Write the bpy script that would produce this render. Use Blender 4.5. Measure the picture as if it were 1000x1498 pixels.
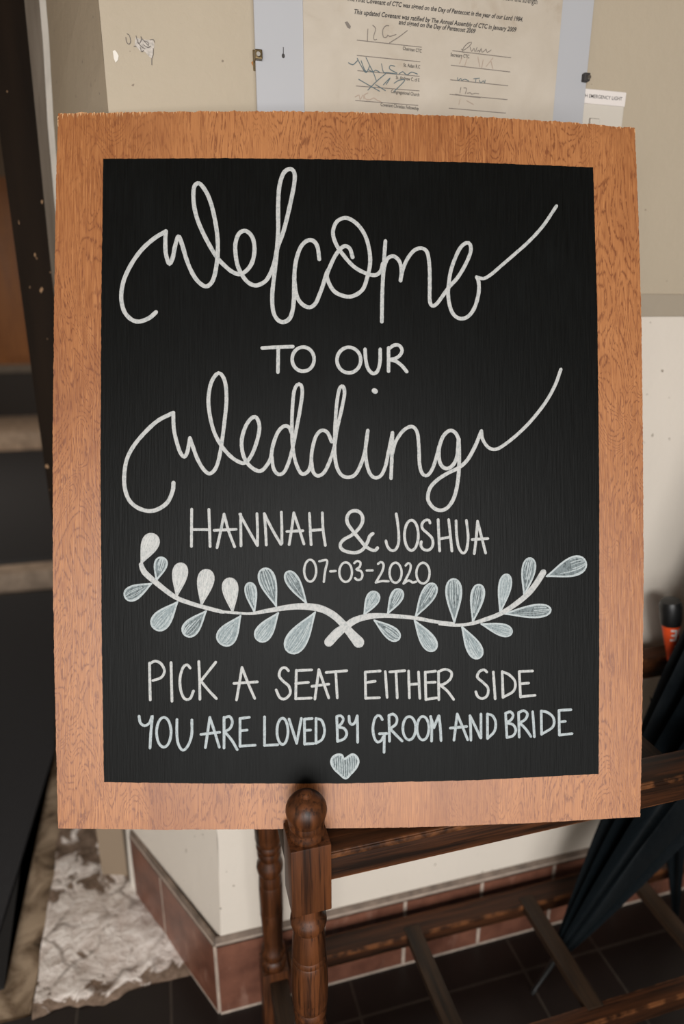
import bpy, bmesh, math, random
from mathutils import Vector, Matrix, noise

for o in list(bpy.data.objects):
    bpy.data.objects.remove(o)
scene = bpy.context.scene
COL = scene.collection
random.seed(7)
PI = math.pi

# ------------------------------------------------------------------ camera
PITCH, YAW = math.radians(17.5), math.radians(15.3)
cam_d = bpy.data.cameras.new('camera')
cam_d.sensor_fit = 'VERTICAL'
cam_d.sensor_height = 36.0
cam_d.sensor_width = 24.03
cam_d.lens = 36.0 * 950.0 / 1498.0
cam_d.clip_start = 0.02
cam = bpy.data.objects.new('camera', cam_d)
COL.objects.link(cam)
cam.location = (0.0, -0.8285, 1.15)
cam.rotation_euler = (PI / 2 - PITCH, 0.0, -YAW)
cam_d.dof.use_dof = True
cam_d.dof.focus_distance = 0.70
cam_d.dof.aperture_fstop = 2.6
scene.camera = cam

# ------------------------------------------------------------------ light and exposure
vs = scene.view_settings
vs.view_transform = 'Standard'
vs.look = 'None'
vs.gamma = 1.0
vs.use_curve_mapping = False
vs.exposure = 0.0
world = bpy.data.worlds.new('world')
scene.world = world
world.use_nodes = True
world.node_tree.nodes['Background'].inputs[0].default_value = (0.75, 0.85, 1.0, 1)
world.node_tree.nodes['Background'].inputs[1].default_value = 0.06


def area(name, loc, aim, sx, sy, power, color, spread=PI):
    d = bpy.data.lights.new(name, 'AREA')
    d.shape = 'RECTANGLE'
    d.size, d.size_y = sx, sy
    d.energy = power
    d.color = color
    d.spread = spread
    o = bpy.data.objects.new(name, d)
    COL.objects.link(o)
    o.location = loc
    o.rotation_euler = (Vector(aim) - Vector(loc)).to_track_quat('-Z', 'Y').to_euler()
    return o


# daylight through the open porch doorway behind the camera
area('doorway_daylight', (-0.30, -2.42, 0.86), (-0.15, 0.0, 0.50), 2.50, 1.42, 45.0, (1.0, 0.985, 0.965))
# smaller lamp added high in the same opening to sharpen the shadows
area('shadow_key', (-0.35, -2.40, 1.52), (0.2, 0.0, 0.55), 0.55, 0.45, 27.0, (1.0, 0.985, 0.96))
# unseen fill lamp added to brighten the passage behind the door post
area('passage_fill', (-1.9, 3.2, 1.9), (-0.9, 3.4, 0.2), 0.8, 0.8, 26.0, (1.0, 0.90, 0.78))


# ------------------------------------------------------------------ materials
class NT:
    """small helper around a material's node tree"""
    def __init__(self, name, rough=0.6, spec=0.5):
        self.m = bpy.data.materials.new(name)
        self.m.use_nodes = True
        self.t = self.m.node_tree
        self.b = self.t.nodes['Principled BSDF']
        self.b.inputs['Roughness'].default_value = rough
        self.b.inputs['Specular IOR Level'].default_value = spec
        self.co = self.n('ShaderNodeTexCoord').outputs['Object']

    def n(self, kind, **kw):
        nd = self.t.nodes.new(kind)
        for k, v in kw.items():
            setattr(nd, k, v)
        return nd

    def link(self, a, b):
        self.t.links.new(a, b)

    def mapped(self, scale=(1, 1, 1), loc=(0, 0, 0), src=None):
        mp = self.n('ShaderNodeMapping')
        mp.inputs['Scale'].default_value = scale
        mp.inputs['Location'].default_value = loc
        self.link(src or self.co, mp.inputs['Vector'])
        return mp.outputs[0]

    def noise(self, vec, scale, detail=4.0, rough=0.55, dist=0.0):
        nd = self.n('ShaderNodeTexNoise')
        self.link(vec, nd.inputs['Vector'])
        nd.inputs['Scale'].default_value = scale
        nd.inputs['Detail'].default_value = detail
        nd.inputs['Roughness'].default_value = rough
        nd.inputs['Distortion'].default_value = dist
        return nd.outputs['Fac']

    def ramp(self, fac, *stops):
        r = self.n('ShaderNodeValToRGB')
        e = r.color_ramp.elements
        while len(e) < len(stops):
            e.new(0.5)
        for el, (p, c) in zip(e, stops):
            el.position = p
            el.color = (*c, 1) if len(c) == 3 else c
        self.link(fac, r.inputs[0])
        return r.outputs[0]

    def step(self, fac, a, b):
        return self.ramp(fac, (a, (0, 0, 0)), (b, (1, 1, 1)))

    def mix(self, fac, a, b, mode='MIX'):
        x = self.n('ShaderNodeMix', data_type='RGBA', blend_type=mode)
        for v, i in ((fac, 0), (a, 6), (b, 7)):
            if hasattr(v, 'is_output'):
                self.link(v, x.inputs[i])
            elif i == 0:
                x.inputs[i].default_value = v
            else:
                x.inputs[i].default_value = (*v, 1)
        return x.outputs[2]

    def math(self, op, a, b=0.0, c=None):
        x = self.n('ShaderNodeMath', operation=op)
        for i, v in enumerate((a, b, c)):
            if v is None:
                continue
            if hasattr(v, 'is_output'):
                self.link(v, x.inputs[i])
            else:
                x.inputs[i].default_value = v
        return x.outputs[0]

    def color(self, v):
        if hasattr(v, 'is_output'):
            self.link(v, self.b.inputs['Base Color'])
        else:
            self.b.inputs['Base Color'].default_value = (*v, 1)

    def bump(self, h, strength=0.3, dist=0.002):
        bp = self.n('ShaderNodeBump')
        bp.inputs['Strength'].default_value = strength
        bp.inputs['Distance'].default_value = dist
        self.link(h, bp.inputs['Height'])
        self.link(bp.outputs[0], self.b.inputs['Normal'])

    def xyz(self):
        s = self.n('ShaderNodeSeparateXYZ')
        self.link(self.co, s.inputs[0])
        return s.outputs


def plain(name, col, rough=0.6, spec=0.5, metal=0.0, vary=0.0, scale=40.0):
    m = NT(name, rough, spec)
    m.b.inputs['Metallic'].default_value = metal
    if vary:
        f = m.noise(m.co, scale)
        m.color(m.ramp(f, (0.3, [c * (1 - vary) for c in col]), (0.7, [min(1, c * (1 + vary)) for c in col])))
    else:
        m.color(col)
    return m.m


def plaster(name, col, dark, spots=(0.25, 0.2, 0.15)):
    m = NT(name, 0.62, 0.35)
    big = m.noise(m.co, 2.3, 3)
    c = m.mix(m.step(big, 0.35, 0.7), col, dark)
    sp = m.noise(m.co, 95.0, 2, 0.4)
    c = m.mix(m.step(sp, 0.735, 0.76), c, spots)
    m.color(c)
    fine = m.noise(m.co, 60.0, 6, 0.6)
    wav = m.noise(m.co, 9.0, 3, 0.5)
    m.bump(m.math('ADD', fine, m.math('MULTIPLY', wav, 2.5)), 0.42, 0.0022)
    return m.m


def dark_wood(name, axis, a=(0.009, 0.004, 0.0022), b=(0.06, 0.021, 0.008), rough=0.40, worn=None):
    """old oak: long streaks along one axis, open dark pores; worn = colour of rubbed arrises"""
    m = NT(name, rough, 0.30)
    sc = [95.0, 95.0, 95.0]
    sc[axis] = 3.2
    f = m.noise(m.mapped(sc), 1.0, 6, 0.62, 0.5)
    sc2 = [28.0, 28.0, 28.0]
    sc2[axis] = 2.2
    g = m.noise(m.mapped(sc2, (5, 3, 1)), 1.0, 4, 0.55, 0.8)
    sc3 = [330.0, 330.0, 330.0]
    sc3[axis] = 14.0
    p = m.noise(m.mapped(sc3), 1.0, 2, 0.5)
    c = m.ramp(m.math('ADD', m.math('MULTIPLY', f, 0.6), m.math('MULTIPLY', g, 0.4)), (0.39, a), (0.63, b))
    c = m.mix(m.math('MULTIPLY', m.step(p, 0.56, 0.66), 0.6), c, [x * 0.5 for x in a])
    if worn:
        c = m.mix(m.step(m.noise(m.co, 42.0, 4), 0.42, 0.6), c, worn)
    m.color(c)
    m.bump(m.math('SUBTRACT', f, m.math('MULTIPLY', p, 0.5)), 0.25, 0.0012)
    m.link(m.math('ADD', rough - 0.12, m.math('MULTIPLY', g, 0.25)), m.b.inputs['Roughness'])
    return m.m


def make_plywood():
    m = NT('plywood_veneer', 0.40, 0.72)
    fib = m.noise(m.mapped((900.0, 26.0, 1.0)), 1.0, 5, 0.6, 0.3)          # fine vertical fibres
    warp = m.noise(m.mapped((7.0, 3.0, 1.0)), 1.0, 3, 0.55, 0.6)
    fig = m.noise(m.mapped((16.0, 5.0, 1.0), (3, 1, 0)), 1.0, 2, 0.5, 1.2)     # figure: contour lines of a slow noise
    lines = m.math('PINGPONG', m.math('MULTIPLY', m.math('ADD', fig, m.math('MULTIPLY', fib, 0.03)), 33.0), 0.5)
    dash = m.noise(m.mapped((380.0, 130.0, 1.0)), 1.0, 3, 0.6)
    lmask = m.math('MULTIPLY', m.ramp(lines, (0.0, (1, 1, 1)), (0.22, (0, 0, 0))), m.step(dash, 0.42, 0.52))
    lmask = m.math('MULTIPLY', lmask, m.step(warp, 0.36, 0.50))
    base = m.ramp(fib, (0.28, (0.215, 0.066, 0.018)), (0.5, (0.345, 0.125, 0.037)), (0.72, (0.49, 0.208, 0.070)))
    tone = m.noise(m.mapped((5.0, 1.6, 1.0), (9, 2, 0)), 1.0, 3)
    base = m.mix(m.step(tone, 0.38, 0.66), base, m.mix(0.5, base, (0.53, 0.228, 0.084)))
    tone2 = m.noise(m.mapped((9.0, 3.0, 1.0), (2, 8, 0)), 1.0, 4, 0.6, 0.8)
    base = m.mix(m.math('MULTIPLY', m.step(tone2, 0.50, 0.66), 0.55), base, (0.23, 0.072, 0.021))
    c = m.mix(m.math('MULTIPLY', lmask, 0.88), base, (0.15, 0.038, 0.011))
    pore = m.noise(m.mapped((420.0, 42.0, 1.0), (1, 5, 0)), 1.0, 2, 0.5)
    c = m.mix(m.math('MULTIPLY', m.step(pore, 0.58, 0.68), 0.6), c, (0.22, 0.066, 0.022))
    m.color(c)
    m.bump(m.math('ADD', fib, m.math('MULTIPLY', pore, -0.6)), 0.16, 0.001)
    m.link(m.math('ADD', 0.30, m.math('MULTIPLY', fib, 0.16)), m.b.inputs['Roughness'])
    return m.m


def make_blackboard():
    m = NT('blackboard_paint', 0.44, 0.11)
    f = m.noise(m.mapped((520.0, 22.0, 1.0)), 1.0, 4, 0.6)
    cloud = m.noise(m.mapped((6.0, 4.0, 1.0)), 1.0, 4, 0.6)
    c = m.ramp(f, (0.3, (0.0015, 0.0016, 0.0014)), (0.75, (0.0042, 0.0048, 0.0046)))
    c = m.mix(m.math('MULTIPLY', m.step(cloud, 0.55, 0.8), 0.35), c, (0.010, 0.0115, 0.0115))
    m.color(c)
    m.bump(f, 0.25, 0.0012)
    return m.m


def make_chalk(name, a, b, streak=0.45, sx=700.0, sy=500.0):
    m = NT(name, 0.7, 0.3)
    f = m.noise(m.mapped((sx, sy, 1.0)), 1.0, 4, 0.6, 0.8)
    c = m.ramp(f, (streak - 0.13, b), (streak + 0.08, a))
    m.color(c)
    return m.m


def make_tiles(name, px, py, ox, oy, size, a, b, grout, plane='XY', msize=0.02, rough=0.45):
    m = NT(name, rough, 0.5)
    s = m.xyz()
    u, w = (s[0], s[1]) if plane == 'XY' else (s[0], s[2])
    cb = m.n('ShaderNodeCombineXYZ')
    m.link(m.math('DIVIDE', m.math('SUBTRACT', u, ox), size), cb.inputs[0])
    m.link(m.math('DIVIDE', m.math('SUBTRACT', w, oy), size), cb.inputs[1])
    br = m.n('ShaderNodeTexBrick', offset=0.0, squash=1.0)
    m.link(cb.outputs[0], br.inputs['Vector'])
    br.inputs['Scale'].default_value = 1.0
    br.inputs['Mortar Size'].default_value = msize
    br.inputs['Mortar Smooth'].default_value = 0.1
    br.inputs['Brick Width'].default_value = 1.0
    br.inputs['Row Height'].default_value = 1.0
    br.inputs['Color1'].default_value = (*a, 1)
    br.inputs['Color2'].default_value = (*b, 1)
    br.inputs['Mortar'].default_value = (*grout, 1)
    big = m.noise(m.co, 22.0, 5, 0.6)
    c = m.mix(m.math('MULTIPLY', m.step(big, 0.40, 0.75), 0.5), br.outputs['Color'], [x * 0.45 for x in a])
    m.color(c)
    m.bump(m.math('SUBTRACT', m.math('MULTIPLY', big, 0.5), br.outputs['Fac']), 0.35, 0.002)
    return m.m


def make_limewash_stone():
    m = NT('worn_whitewashed_stone', 0.85, 0.25)
    crack = m.n('ShaderNodeTexVoronoi', feature='DISTANCE_TO_EDGE')
    wv = m.mapped((1, 1, 1))
    m.link(m.mix(0.06, wv, m.n('ShaderNodeTexNoise').outputs['Color']), crack.inputs['Vector'])
    crack.inputs['Scale'].default_value = 13.0
    f = m.noise(m.co, 17.0, 6, 0.62, 0.7)
    g = m.noise(m.mapped((1, 1, 1), (3, 7, 0)), 46.0, 5, 0.65)
    pale = m.ramp(g, (0.3, (0.60, 0.50, 0.44)), (0.62, (0.92, 0.85, 0.79)))
    brown = m.ramp(g, (0.3, (0.10, 0.068, 0.045)), (0.7, (0.30, 0.21, 0.155)))
    s = m.xyz()
    # the whitewash survives on the middle of the step and is worn off beside the walls and at the front lip
    far = m.math('MULTIPLY', m.math('SUBTRACT', s[1], 0.24), 0.9)
    lip = m.math('MULTIPLY', m.math('MAXIMUM', m.math('SUBTRACT', 0.115, s[1]), 0.0), 6.0)
    k = m.math('SUBTRACT', m.math('SUBTRACT', f, m.math('MAXIMUM', far, 0.0)), lip)
    c = m.mix(m.step(k, 0.36, 0.41), brown, pale)
    cr = m.math('MULTIPLY', m.ramp(crack.outputs['Distance'], (0.0, (1, 1, 1)), (0.07, (0, 0, 0))), m.step(m.noise(m.co, 8.0, 2), 0.45, 0.6))
    c = m.mix(m.math('MULTIPLY', cr, 0.75), c, (0.15, 0.10, 0.07))
    m.color(c)
    m.bump(m.math('ADD', f, m.math('MULTIPLY', g, 0.6)), 0.9, 0.012)
    return m.m


def make_brown_stone():
    m = NT('worn_brown_stone', 0.75, 0.35)
    f = m.noise(m.co, 13.0, 6, 0.6, 0.8)
    g = m.noise(m.co, 70.0, 4, 0.6)
    c = m.ramp(f, (0.34, (0.045, 0.026, 0.013)), (0.44, (0.19, 0.13, 0.08)), (0.60, (0.40, 0.30, 0.205)))
    c = m.mix(m.math('MULTIPLY', m.step(g, 0.6, 0.75), 0.5), c, (0.36, 0.28, 0.20))
    m.color(c)
    m.bump(f, 0.6, 0.006)
    return m.m


def make_mat_fibre(name, a, b):
    m = NT(name, 0.95, 0.2)
    w = m.n('ShaderNodeTexWave', wave_type='BANDS', bands_direction='Y')
    m.link(m.co, w.inputs['Vector'])
    w.inputs['Scale'].default_value = 60.0
    f = m.noise(m.co, 240.0, 3, 0.6)
    m.color(m.mix(m.math('MULTIPLY', w.outputs['Fac'], f), a, b))
    m.bump(m.math('ADD', w.outputs['Fac'], f), 0.5, 0.003)
    return m.m


def make_paper():
    m = NT('aged_cream_paper', 0.45, 0.4)
    st = m.noise(m.co, 14.0, 5, 0.6, 0.4)
    c = m.ramp(st, (0.3, (0.56, 0.495, 0.415)), (0.6, (0.50, 0.435, 0.355)), (0.78, (0.39, 0.31, 0.23)))
    m.color(c)
    return m.m


def make_canopy():
    m = NT('umbrella_nylon', 0.42, 0.16)
    f = m.noise(m.co, 240.0, 2)
    m.color(m.ramp(f, (0.3, (0.0028, 0.0042, 0.0052)), (0.7, (0.0048, 0.007, 0.0086))))
    m.bump(m.noise(m.co, 26.0, 3), 0.25, 0.004)
    return m.m


def make_post_paint():
    m = NT('dark_brown_gloss_paint', 0.5, 0.1)
    s = m.xyz()
    f = m.noise(m.mapped((30, 30, 3)), 1.0, 5)
    c = m.ramp(f, (0.3, (0.006, 0.0031, 0.0014)), (0.7, (0.013, 0.007, 0.0034)))
    chip = m.noise(m.mapped((1, 1, 0.55)), 95.0, 2, 0.4)
    c = m.mix(m.step(chip, 0.725, 0.75), c, (0.30, 0.18, 0.10))
    # colour turns to pale khaki towards the foot of the post, ragged upper edge
    foot_z = m.math('ADD', s[2], m.math('MULTIPLY', m.noise(m.co, 11.0, 4), 0.16))
    c = m.mix(m.ramp(foot_z, (0.40, (1, 1, 1)), (0.52, (0, 0, 0))), c, (0.27, 0.205, 0.145))
    m.color(c)
    return m.m


def make_reveal():
    m = NT('grey_brown_bare_timber', 0.7, 0.3)
    f = m.noise(m.mapped((40, 40, 5)), 1.0, 5, 0.6)
    m.color(m.ramp(f, (0.3, (0.115, 0.09, 0.068)), (0.7, (0.20, 0.165, 0.13))))
    m.bump(f, 0.3, 0.002)
    return m.m


MAT = dict(
    plywood=make_plywood(),
    ply_edge=plain('plywood_sawn_edge', (0.66, 0.40, 0.21), 0.75, 0.3, vary=0.25, scale=120),
    black=make_blackboard(),
    chalk=make_chalk('white_paint_pen', (0.50, 0.50, 0.49), (0.33, 0.355, 0.355), 0.46, 420, 300),
    chalk_blue=make_chalk('blue_white_paint_pen', (0.42, 0.465, 0.48), (0.28, 0.32, 0.335), 0.46, 420, 300),
    pale=make_chalk('white_leaf_fill', (0.54, 0.545, 0.53), (0.36, 0.385, 0.38), 0.45, 420, 200),
    grey=make_chalk('thin_grey_leaf_fill', (0.27, 0.32, 0.335), (0.16, 0.195, 0.205), 0.46, 420, 200),
    streak=make_chalk('sparse_grey_leaf_fill', (0.18, 0.215, 0.225), (0.05, 0.062, 0.066), 0.45, 420, 200),
    rim=make_chalk('grey_white_leaf_outline', (0.46, 0.505, 0.515), (0.31, 0.355, 0.365), 0.44),
    brush=make_chalk('grey_white_leaf_strokes', (0.43, 0.475, 0.485), (0.24, 0.285, 0.295), 0.47, 500, 260),
    cream=plaster('cream_painted_plaster', (0.475, 0.40, 0.30), (0.43, 0.36, 0.268)),
    cream_low=plaster('pale_cream_painted_plaster', (0.73, 0.66, 0.575), (0.68, 0.61, 0.53)),
    band=plaster('tan_painted_band', (0.38, 0.32, 0.245), (0.35, 0.295, 0.225)),
    tan=plaster('tan_plaster', (0.40, 0.32, 0.225), (0.36, 0.285, 0.20)),
    white=plain('white_painted_edge', (0.74, 0.69, 0.62), 0.6, vary=0.08, scale=30),
    ceiling=plain('ceiling_paint', (0.30, 0.25, 0.20), 0.8),
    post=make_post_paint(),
    reveal=make_reveal(),
    lime=make_limewash_stone(),
    brown=make_brown_stone(),
    tile=make_tiles('dark_quarry_tiles', 1, 1, 0.395, -0.072, 0.155, (0.013, 0.0075, 0.006), (0.009, 0.006, 0.005), (0.045, 0.035, 0.027), msize=0.016),
    skirt=NT('red_quarry_tile_skirting', 0.42, 0.5).m,
    mat_a=make_mat_fibre('black_ribbed_matting', (0.028, 0.028, 0.030), (0.085, 0.083, 0.086)),
    mat_rim=plain('black_rubber_edge', (0.008, 0.008, 0.009), 0.6),
    step=plain('worn_pale_stone_step', (0.40, 0.30, 0.22), 0.8, vary=0.3, scale=18),
    orange=dark_wood('varnished_orange_pine', 2, (0.20, 0.066, 0.012), (0.36, 0.135, 0.03), 0.45),
    kick=plain('dark_brown_door_paint', (0.018, 0.012, 0.008), 0.6),
    rail_grey=plain('worn_grey_timber_rail', (0.16, 0.13, 0.10), 0.7, vary=0.2),
    passage=plain('dim_passage_paint', (0.20, 0.14, 0.09), 0.8),
    wood_x=dark_wood('dark_oak_rail', 0, (0.010, 0.0043, 0.002), (0.078, 0.026, 0.009), 0.45),
    worn_x=dark_wood('rubbed_oak_arris', 0, (0.010, 0.0045, 0.0023), (0.062, 0.022, 0.0085), worn=(0.15, 0.056, 0.02)),
    wood_y=dark_wood('dark_oak_slat', 1, (0.012, 0.007, 0.004), (0.045, 0.024, 0.012), 0.55),
    wood_z=dark_wood('dark_oak_post', 2, (0.008, 0.0032, 0.0016), (0.115, 0.037, 0.0115), 0.40),
    canopy=make_canopy(),
    steel=plain('dull_steel', (0.45, 0.42, 0.38), 0.35, metal=1.0),
    knob=plain('black_plastic', (0.008, 0.008, 0.008), 0.4),
    orange_grip=plain('orange_red_printed_sleeve', (0.78, 0.085, 0.018), 0.4, vary=0.12),
    white_print=plain('white_print', (0.78, 0.72, 0.68), 0.5),
    sheet=plain('bluish_white_laminate', (0.46, 0.462, 0.482), 0.28, 0.5),
    paper=make_paper(),
    ink=plain('black_print', (0.035, 0.03, 0.028), 0.6),
    ink_grey=plain('faint_pen_line', (0.20, 0.17, 0.145), 0.6),
    pen_blue=plain('blue_black_pen', (0.10, 0.14, 0.155), 0.6),
    pen_faint=plain('faded_red_brown_pen', (0.43, 0.33, 0.26), 0.6),
    plate=plain('off_white_switch_plastic', (0.62, 0.57, 0.50), 0.35),
    brass=plain('tarnished_brass', (0.14, 0.10, 0.05), 0.35, metal=0.9),
    rust=plain('rust_stain', (0.40, 0.17, 0.05), 0.8),
    scuff=plain('scuffed_grey_filler', (0.50, 0.45, 0.40), 0.7, vary=0.25, scale=300),
    scuff_dark=plain('dark_scuff_line', (0.15, 0.13, 0.115), 0.7),
)
# skirting tiles: red-brown body with pale scuffs
_s = NT('red_quarry_tile', 0.40, 0.5)
_f = _s.noise(_s.co, 18.0, 5, 0.6)
_g = _s.noise(_s.mapped((30, 30, 9)), 1.0, 5, 0.65)
_c = _s.ramp(_f, (0.32, (0.10, 0.038, 0.024)), (0.68, (0.215, 0.088, 0.055)))
_s.color(_s.mix(_s.math('MULTIPLY', _s.step(_g, 0.58, 0.74), 0.6), _c, (0.34, 0.20, 0.15)))
MAT['skirt'] = _s.m
MAT['skirt_cap'] = plain('grubby_skirting_ledge', (0.17, 0.125, 0.095), 0.7, vary=0.45, scale=35)
MAT['grout'] = plain('pale_grout', (0.42, 0.34, 0.28), 0.85, vary=0.2, scale=60)


# ------------------------------------------------------------------ mesh helpers
def tag(o, label=None, cat=None, group=None, kind=None):
    for k, v in (('label', label), ('category', cat), ('group', group), ('kind', kind)):
        if v:
            o[k] = v
    return o


def empty(name, loc, label, cat, group=None, matrix=None):
    o = bpy.data.objects.new(name, None)
    COL.objects.link(o)
    o.empty_display_size = 0.05
    if matrix is not None:
        o.matrix_world = matrix
    else:
        o.location = loc
    return tag(o, label, cat, group)


def finish(name, bm, mats, parent=None, smooth=False, origin=None):
    """one bmesh becomes ONE mesh object; coordinates are the parent's local ones"""
    bmesh.ops.recalc_face_normals(bm, faces=bm.faces)
    me = bpy.data.meshes.new(name)
    if origin is not None:
        bmesh.ops.translate(bm, verts=bm.verts, vec=-Vector(origin))
    bm.to_mesh(me)
    bm.free()
    for m in (mats if isinstance(mats, (list, tuple)) else [mats]):
        me.materials.append(MAT[m] if isinstance(m, str) else m)
    if smooth:
        for p in me.polygons:
            p.use_smooth = True
        if smooth != 'all':
            try:
                me.set_sharp_from_angle(angle=math.radians(38))
            except Exception:
                pass
    o = bpy.data.objects.new(name, me)
    COL.objects.link(o)
    if origin is not None:
        o.location = origin
    if parent:
        o.parent = parent
    return o


def box(bm, lo, hi, bevel=0.0, seg=2, mi=0, bmi=None):
    r = bmesh.ops.create_cube(bm, size=1.0)
    vs_ = r['verts']
    c = [(a + b) / 2 for a, b in zip(lo, hi)]
    s = [abs(b - a) for a, b in zip(lo, hi)]
    for v in vs_:
        v.co = Vector((c[0] + v.co.x * s[0], c[1] + v.co.y * s[1], c[2] + v.co.z * s[2]))
    fs = list({f for v in vs_ for f in v.link_faces})
    for f in fs:
        f.material_index = mi
    if bevel:
        es = list({e for v in vs_ for e in v.link_edges})
        r = bmesh.ops.bevel(bm, geom=es, offset=bevel, segments=seg, profile=0.6, affect='EDGES')
        if bmi is not None:
            for f in r['faces']:
                f.material_index = bmi


def bar(bm, a, b, w, h, bevel=0.0015, up=(0, 0, 1)):
    """rectangular bar from a to b, w across, h along up"""
    a, b = Vector(a), Vector(b)
    d = (b - a).normalized()
    s = d.cross(Vector(up)).normalized()
    u = s.cross(d).normalized()
    vv = []
    for p in (a, b):
        for x, y in ((-1, -1), (1, -1), (1, 1), (-1, 1)):
            vv.append(bm.verts.new(p + s * (x * w / 2) + u * (y * h / 2)))
    fs = [bm.faces.new([vv[i] for i in q]) for q in ((0, 1, 2, 3), (7, 6, 5, 4), (0, 4, 5, 1), (1, 5, 6, 2), (2, 6, 7, 3), (3, 7, 4, 0))]
    if bevel:
        es = list({e for f in fs for e in f.edges})
        bmesh.ops.bevel(bm, geom=es, offset=bevel, segments=2, profile=0.6, affect='EDGES')


def lathe(bm, cx, cy, prof, n=36, closed=True):
    rings = []
    for r, z in prof:
        rings.append([bm.verts.new((cx + r * math.cos(2 * PI * i / n), cy + r * math.sin(2 * PI * i / n), z)) for i in range(n)])
    for a, b in zip(rings, rings[1:]):
        for i in range(n):
            bm.faces.new((a[i], a[(i + 1) % n], b[(i + 1) % n], b[i]))
    if closed:
        bm.faces.new(rings[0][::-1])
        bm.faces.new(rings[-1])


def tube(bm, pts, rad, n=14):
    rings = []
    pts = [Vector(p) for p in pts]
    prev = None
    for i, p in enumerate(pts):
        d = (pts[min(i + 1, len(pts) - 1)] - pts[max(i - 1, 0)]).normalized()
        if prev is None:
            s = d.orthogonal().normalized()
        else:
            s = (prev - d * prev.dot(d)).normalized()
        prev = s
        t = d.cross(s)
        r = rad[i] if isinstance(rad, (list, tuple)) else rad
        rings.append([bm.verts.new(p + (s * math.cos(2 * PI * k / n) + t * math.sin(2 * PI * k / n)) * r) for k in range(n)])
    for a, b in zip(rings, rings[1:]):
        for i in range(n):
            bm.faces.new((a[i], a[(i + 1) % n], b[(i + 1) % n], b[i]))
    bm.faces.new(rings[0][::-1])
    bm.faces.new(rings[-1])


def prism(bm, pts, z0, z1, mi=0, side_mi=None):
    """plan polygon extruded from z0 to z1"""
    a = [bm.verts.new((x, y, z0)) for x, y in pts]
    b = [bm.verts.new((x, y, z1)) for x, y in pts]
    f = [bm.faces.new(a[::-1]), bm.faces.new(b)]
    n = len(pts)
    g = [bm.faces.new((a[i], a[(i + 1) % n], b[(i + 1) % n], b[i])) for i in range(n)]
    for q in f:
        q.material_index = mi
    for q in g:
        q.material_index = mi if side_mi is None else side_mi
    return f, g


def smooth_path(P, closed=False, step=0.0016):
    """Catmull-Rom through the points, resampled"""
    P = [Vector((x, y)) for x, y in P]
    n = len(P)
    if n == 2 and not closed:
        return P
    out = []
    for i in range(n if closed else n - 1):
        p1, p2 = P[i], P[(i + 1) % n]
        p0 = P[(i - 1) % n] if closed or i > 0 else p1 * 2 - p2
        p3 = P[(i + 2) % n] if closed or i + 2 < n else p2 * 2 - p1
        k = max(2, int((p2 - p1).length / step))
        for j in range(k):
            t = j / k
            out.append(0.5 * ((2 * p1) + (p2 - p0) * t + (2 * p0 - 5 * p1 + 4 * p2 - p3) * t * t + (3 * p1 - p0 - 3 * p2 + p3) * t ** 3))
    if not closed:
        out.append(P[-1])
    return out


def ribbon(bm, path, width, closed=False, z0=0.0, h=0.00035, caps=True, jitter=0.10):
    """a raised pen line: slightly domed strip with round ends; width may be a list"""
    n = len(path)
    if n == 2:
        path = [path[0].lerp(path[1], i / 8) for i in range(9)]
        n = 9
    W = list(width) if isinstance(width, (list, tuple)) else [width] * n
    ph = random.random() * 50
    W = [w * (1 + jitter * noise.noise((i * 0.35 + ph, ph, 0))) for i, w in enumerate(W)]
    pts, ws = list(path), W
    if not closed and caps:
        d0 = (pts[0] - pts[1]).normalized()
        d1 = (pts[-1] - pts[-2]).normalized()
        pre, post, wa, wb = [], [], [], []
        for k in (0.5, 0.87, 0.99):
            pre.insert(0, pts[0] + d0 * W[0] / 2 * k)
            wa.insert(0, W[0] * math.sqrt(max(0.02, 1 - k * k)))
            post.append(pts[-1] + d1 * W[-1] / 2 * k)
            wb.append(W[-1] * math.sqrt(max(0.02, 1 - k * k)))
        pts = pre + pts + post
        ws = wa + ws + wb
    m = len(pts)
    rows = []
    for i, p in enumerate(pts):
        a = pts[(i - 1) % m] if closed or i else pts[0]
        b = pts[(i + 1) % m] if closed or i < m - 1 else pts[-1]
        d = b - a
        d = d.normalized() if d.length > 1e-9 else Vector((1, 0))
        s = Vector((-d.y, d.x))
        row = []
        for k, z in ((-0.5, 0.0), (-0.42, 0.8), (0.0, 1.0), (0.42, 0.8), (0.5, 0.0)):
            q = p + s * (k * ws[i])
            row.append(bm.verts.new((q.x, q.y, z0 + z * h)))
        rows.append(row)
    for i in range(m if closed else m - 1):
        r0, r1 = rows[i], rows[(i + 1) % m]
        for k in range(4):
            bm.faces.new((r0[k], r0[k + 1], r1[k + 1], r1[k]))
    if not closed:
        bm.faces.new(rows[0])
        bm.faces.new(rows[-1])


def text_mesh(body, size=1.0, shear=0.0, offset=0.0, align='LEFT'):
    c = bpy.data.curves.new('lettering', 'FONT')
    c.body = body
    c.size = size
    c.shear = shear
    c.offset = offset
    c.align_x = align
    c.resolution_u = 3
    t = bpy.data.objects.new('lettering', c)
    COL.objects.link(t)
    dg = bpy.context.evaluated_depsgraph_get()
    dg.update()
    me = bpy.data.meshes.new_from_object(t.evaluated_get(dg))
    bpy.data.objects.remove(t)
    bpy.data.curves.remove(c)
    return me


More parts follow.
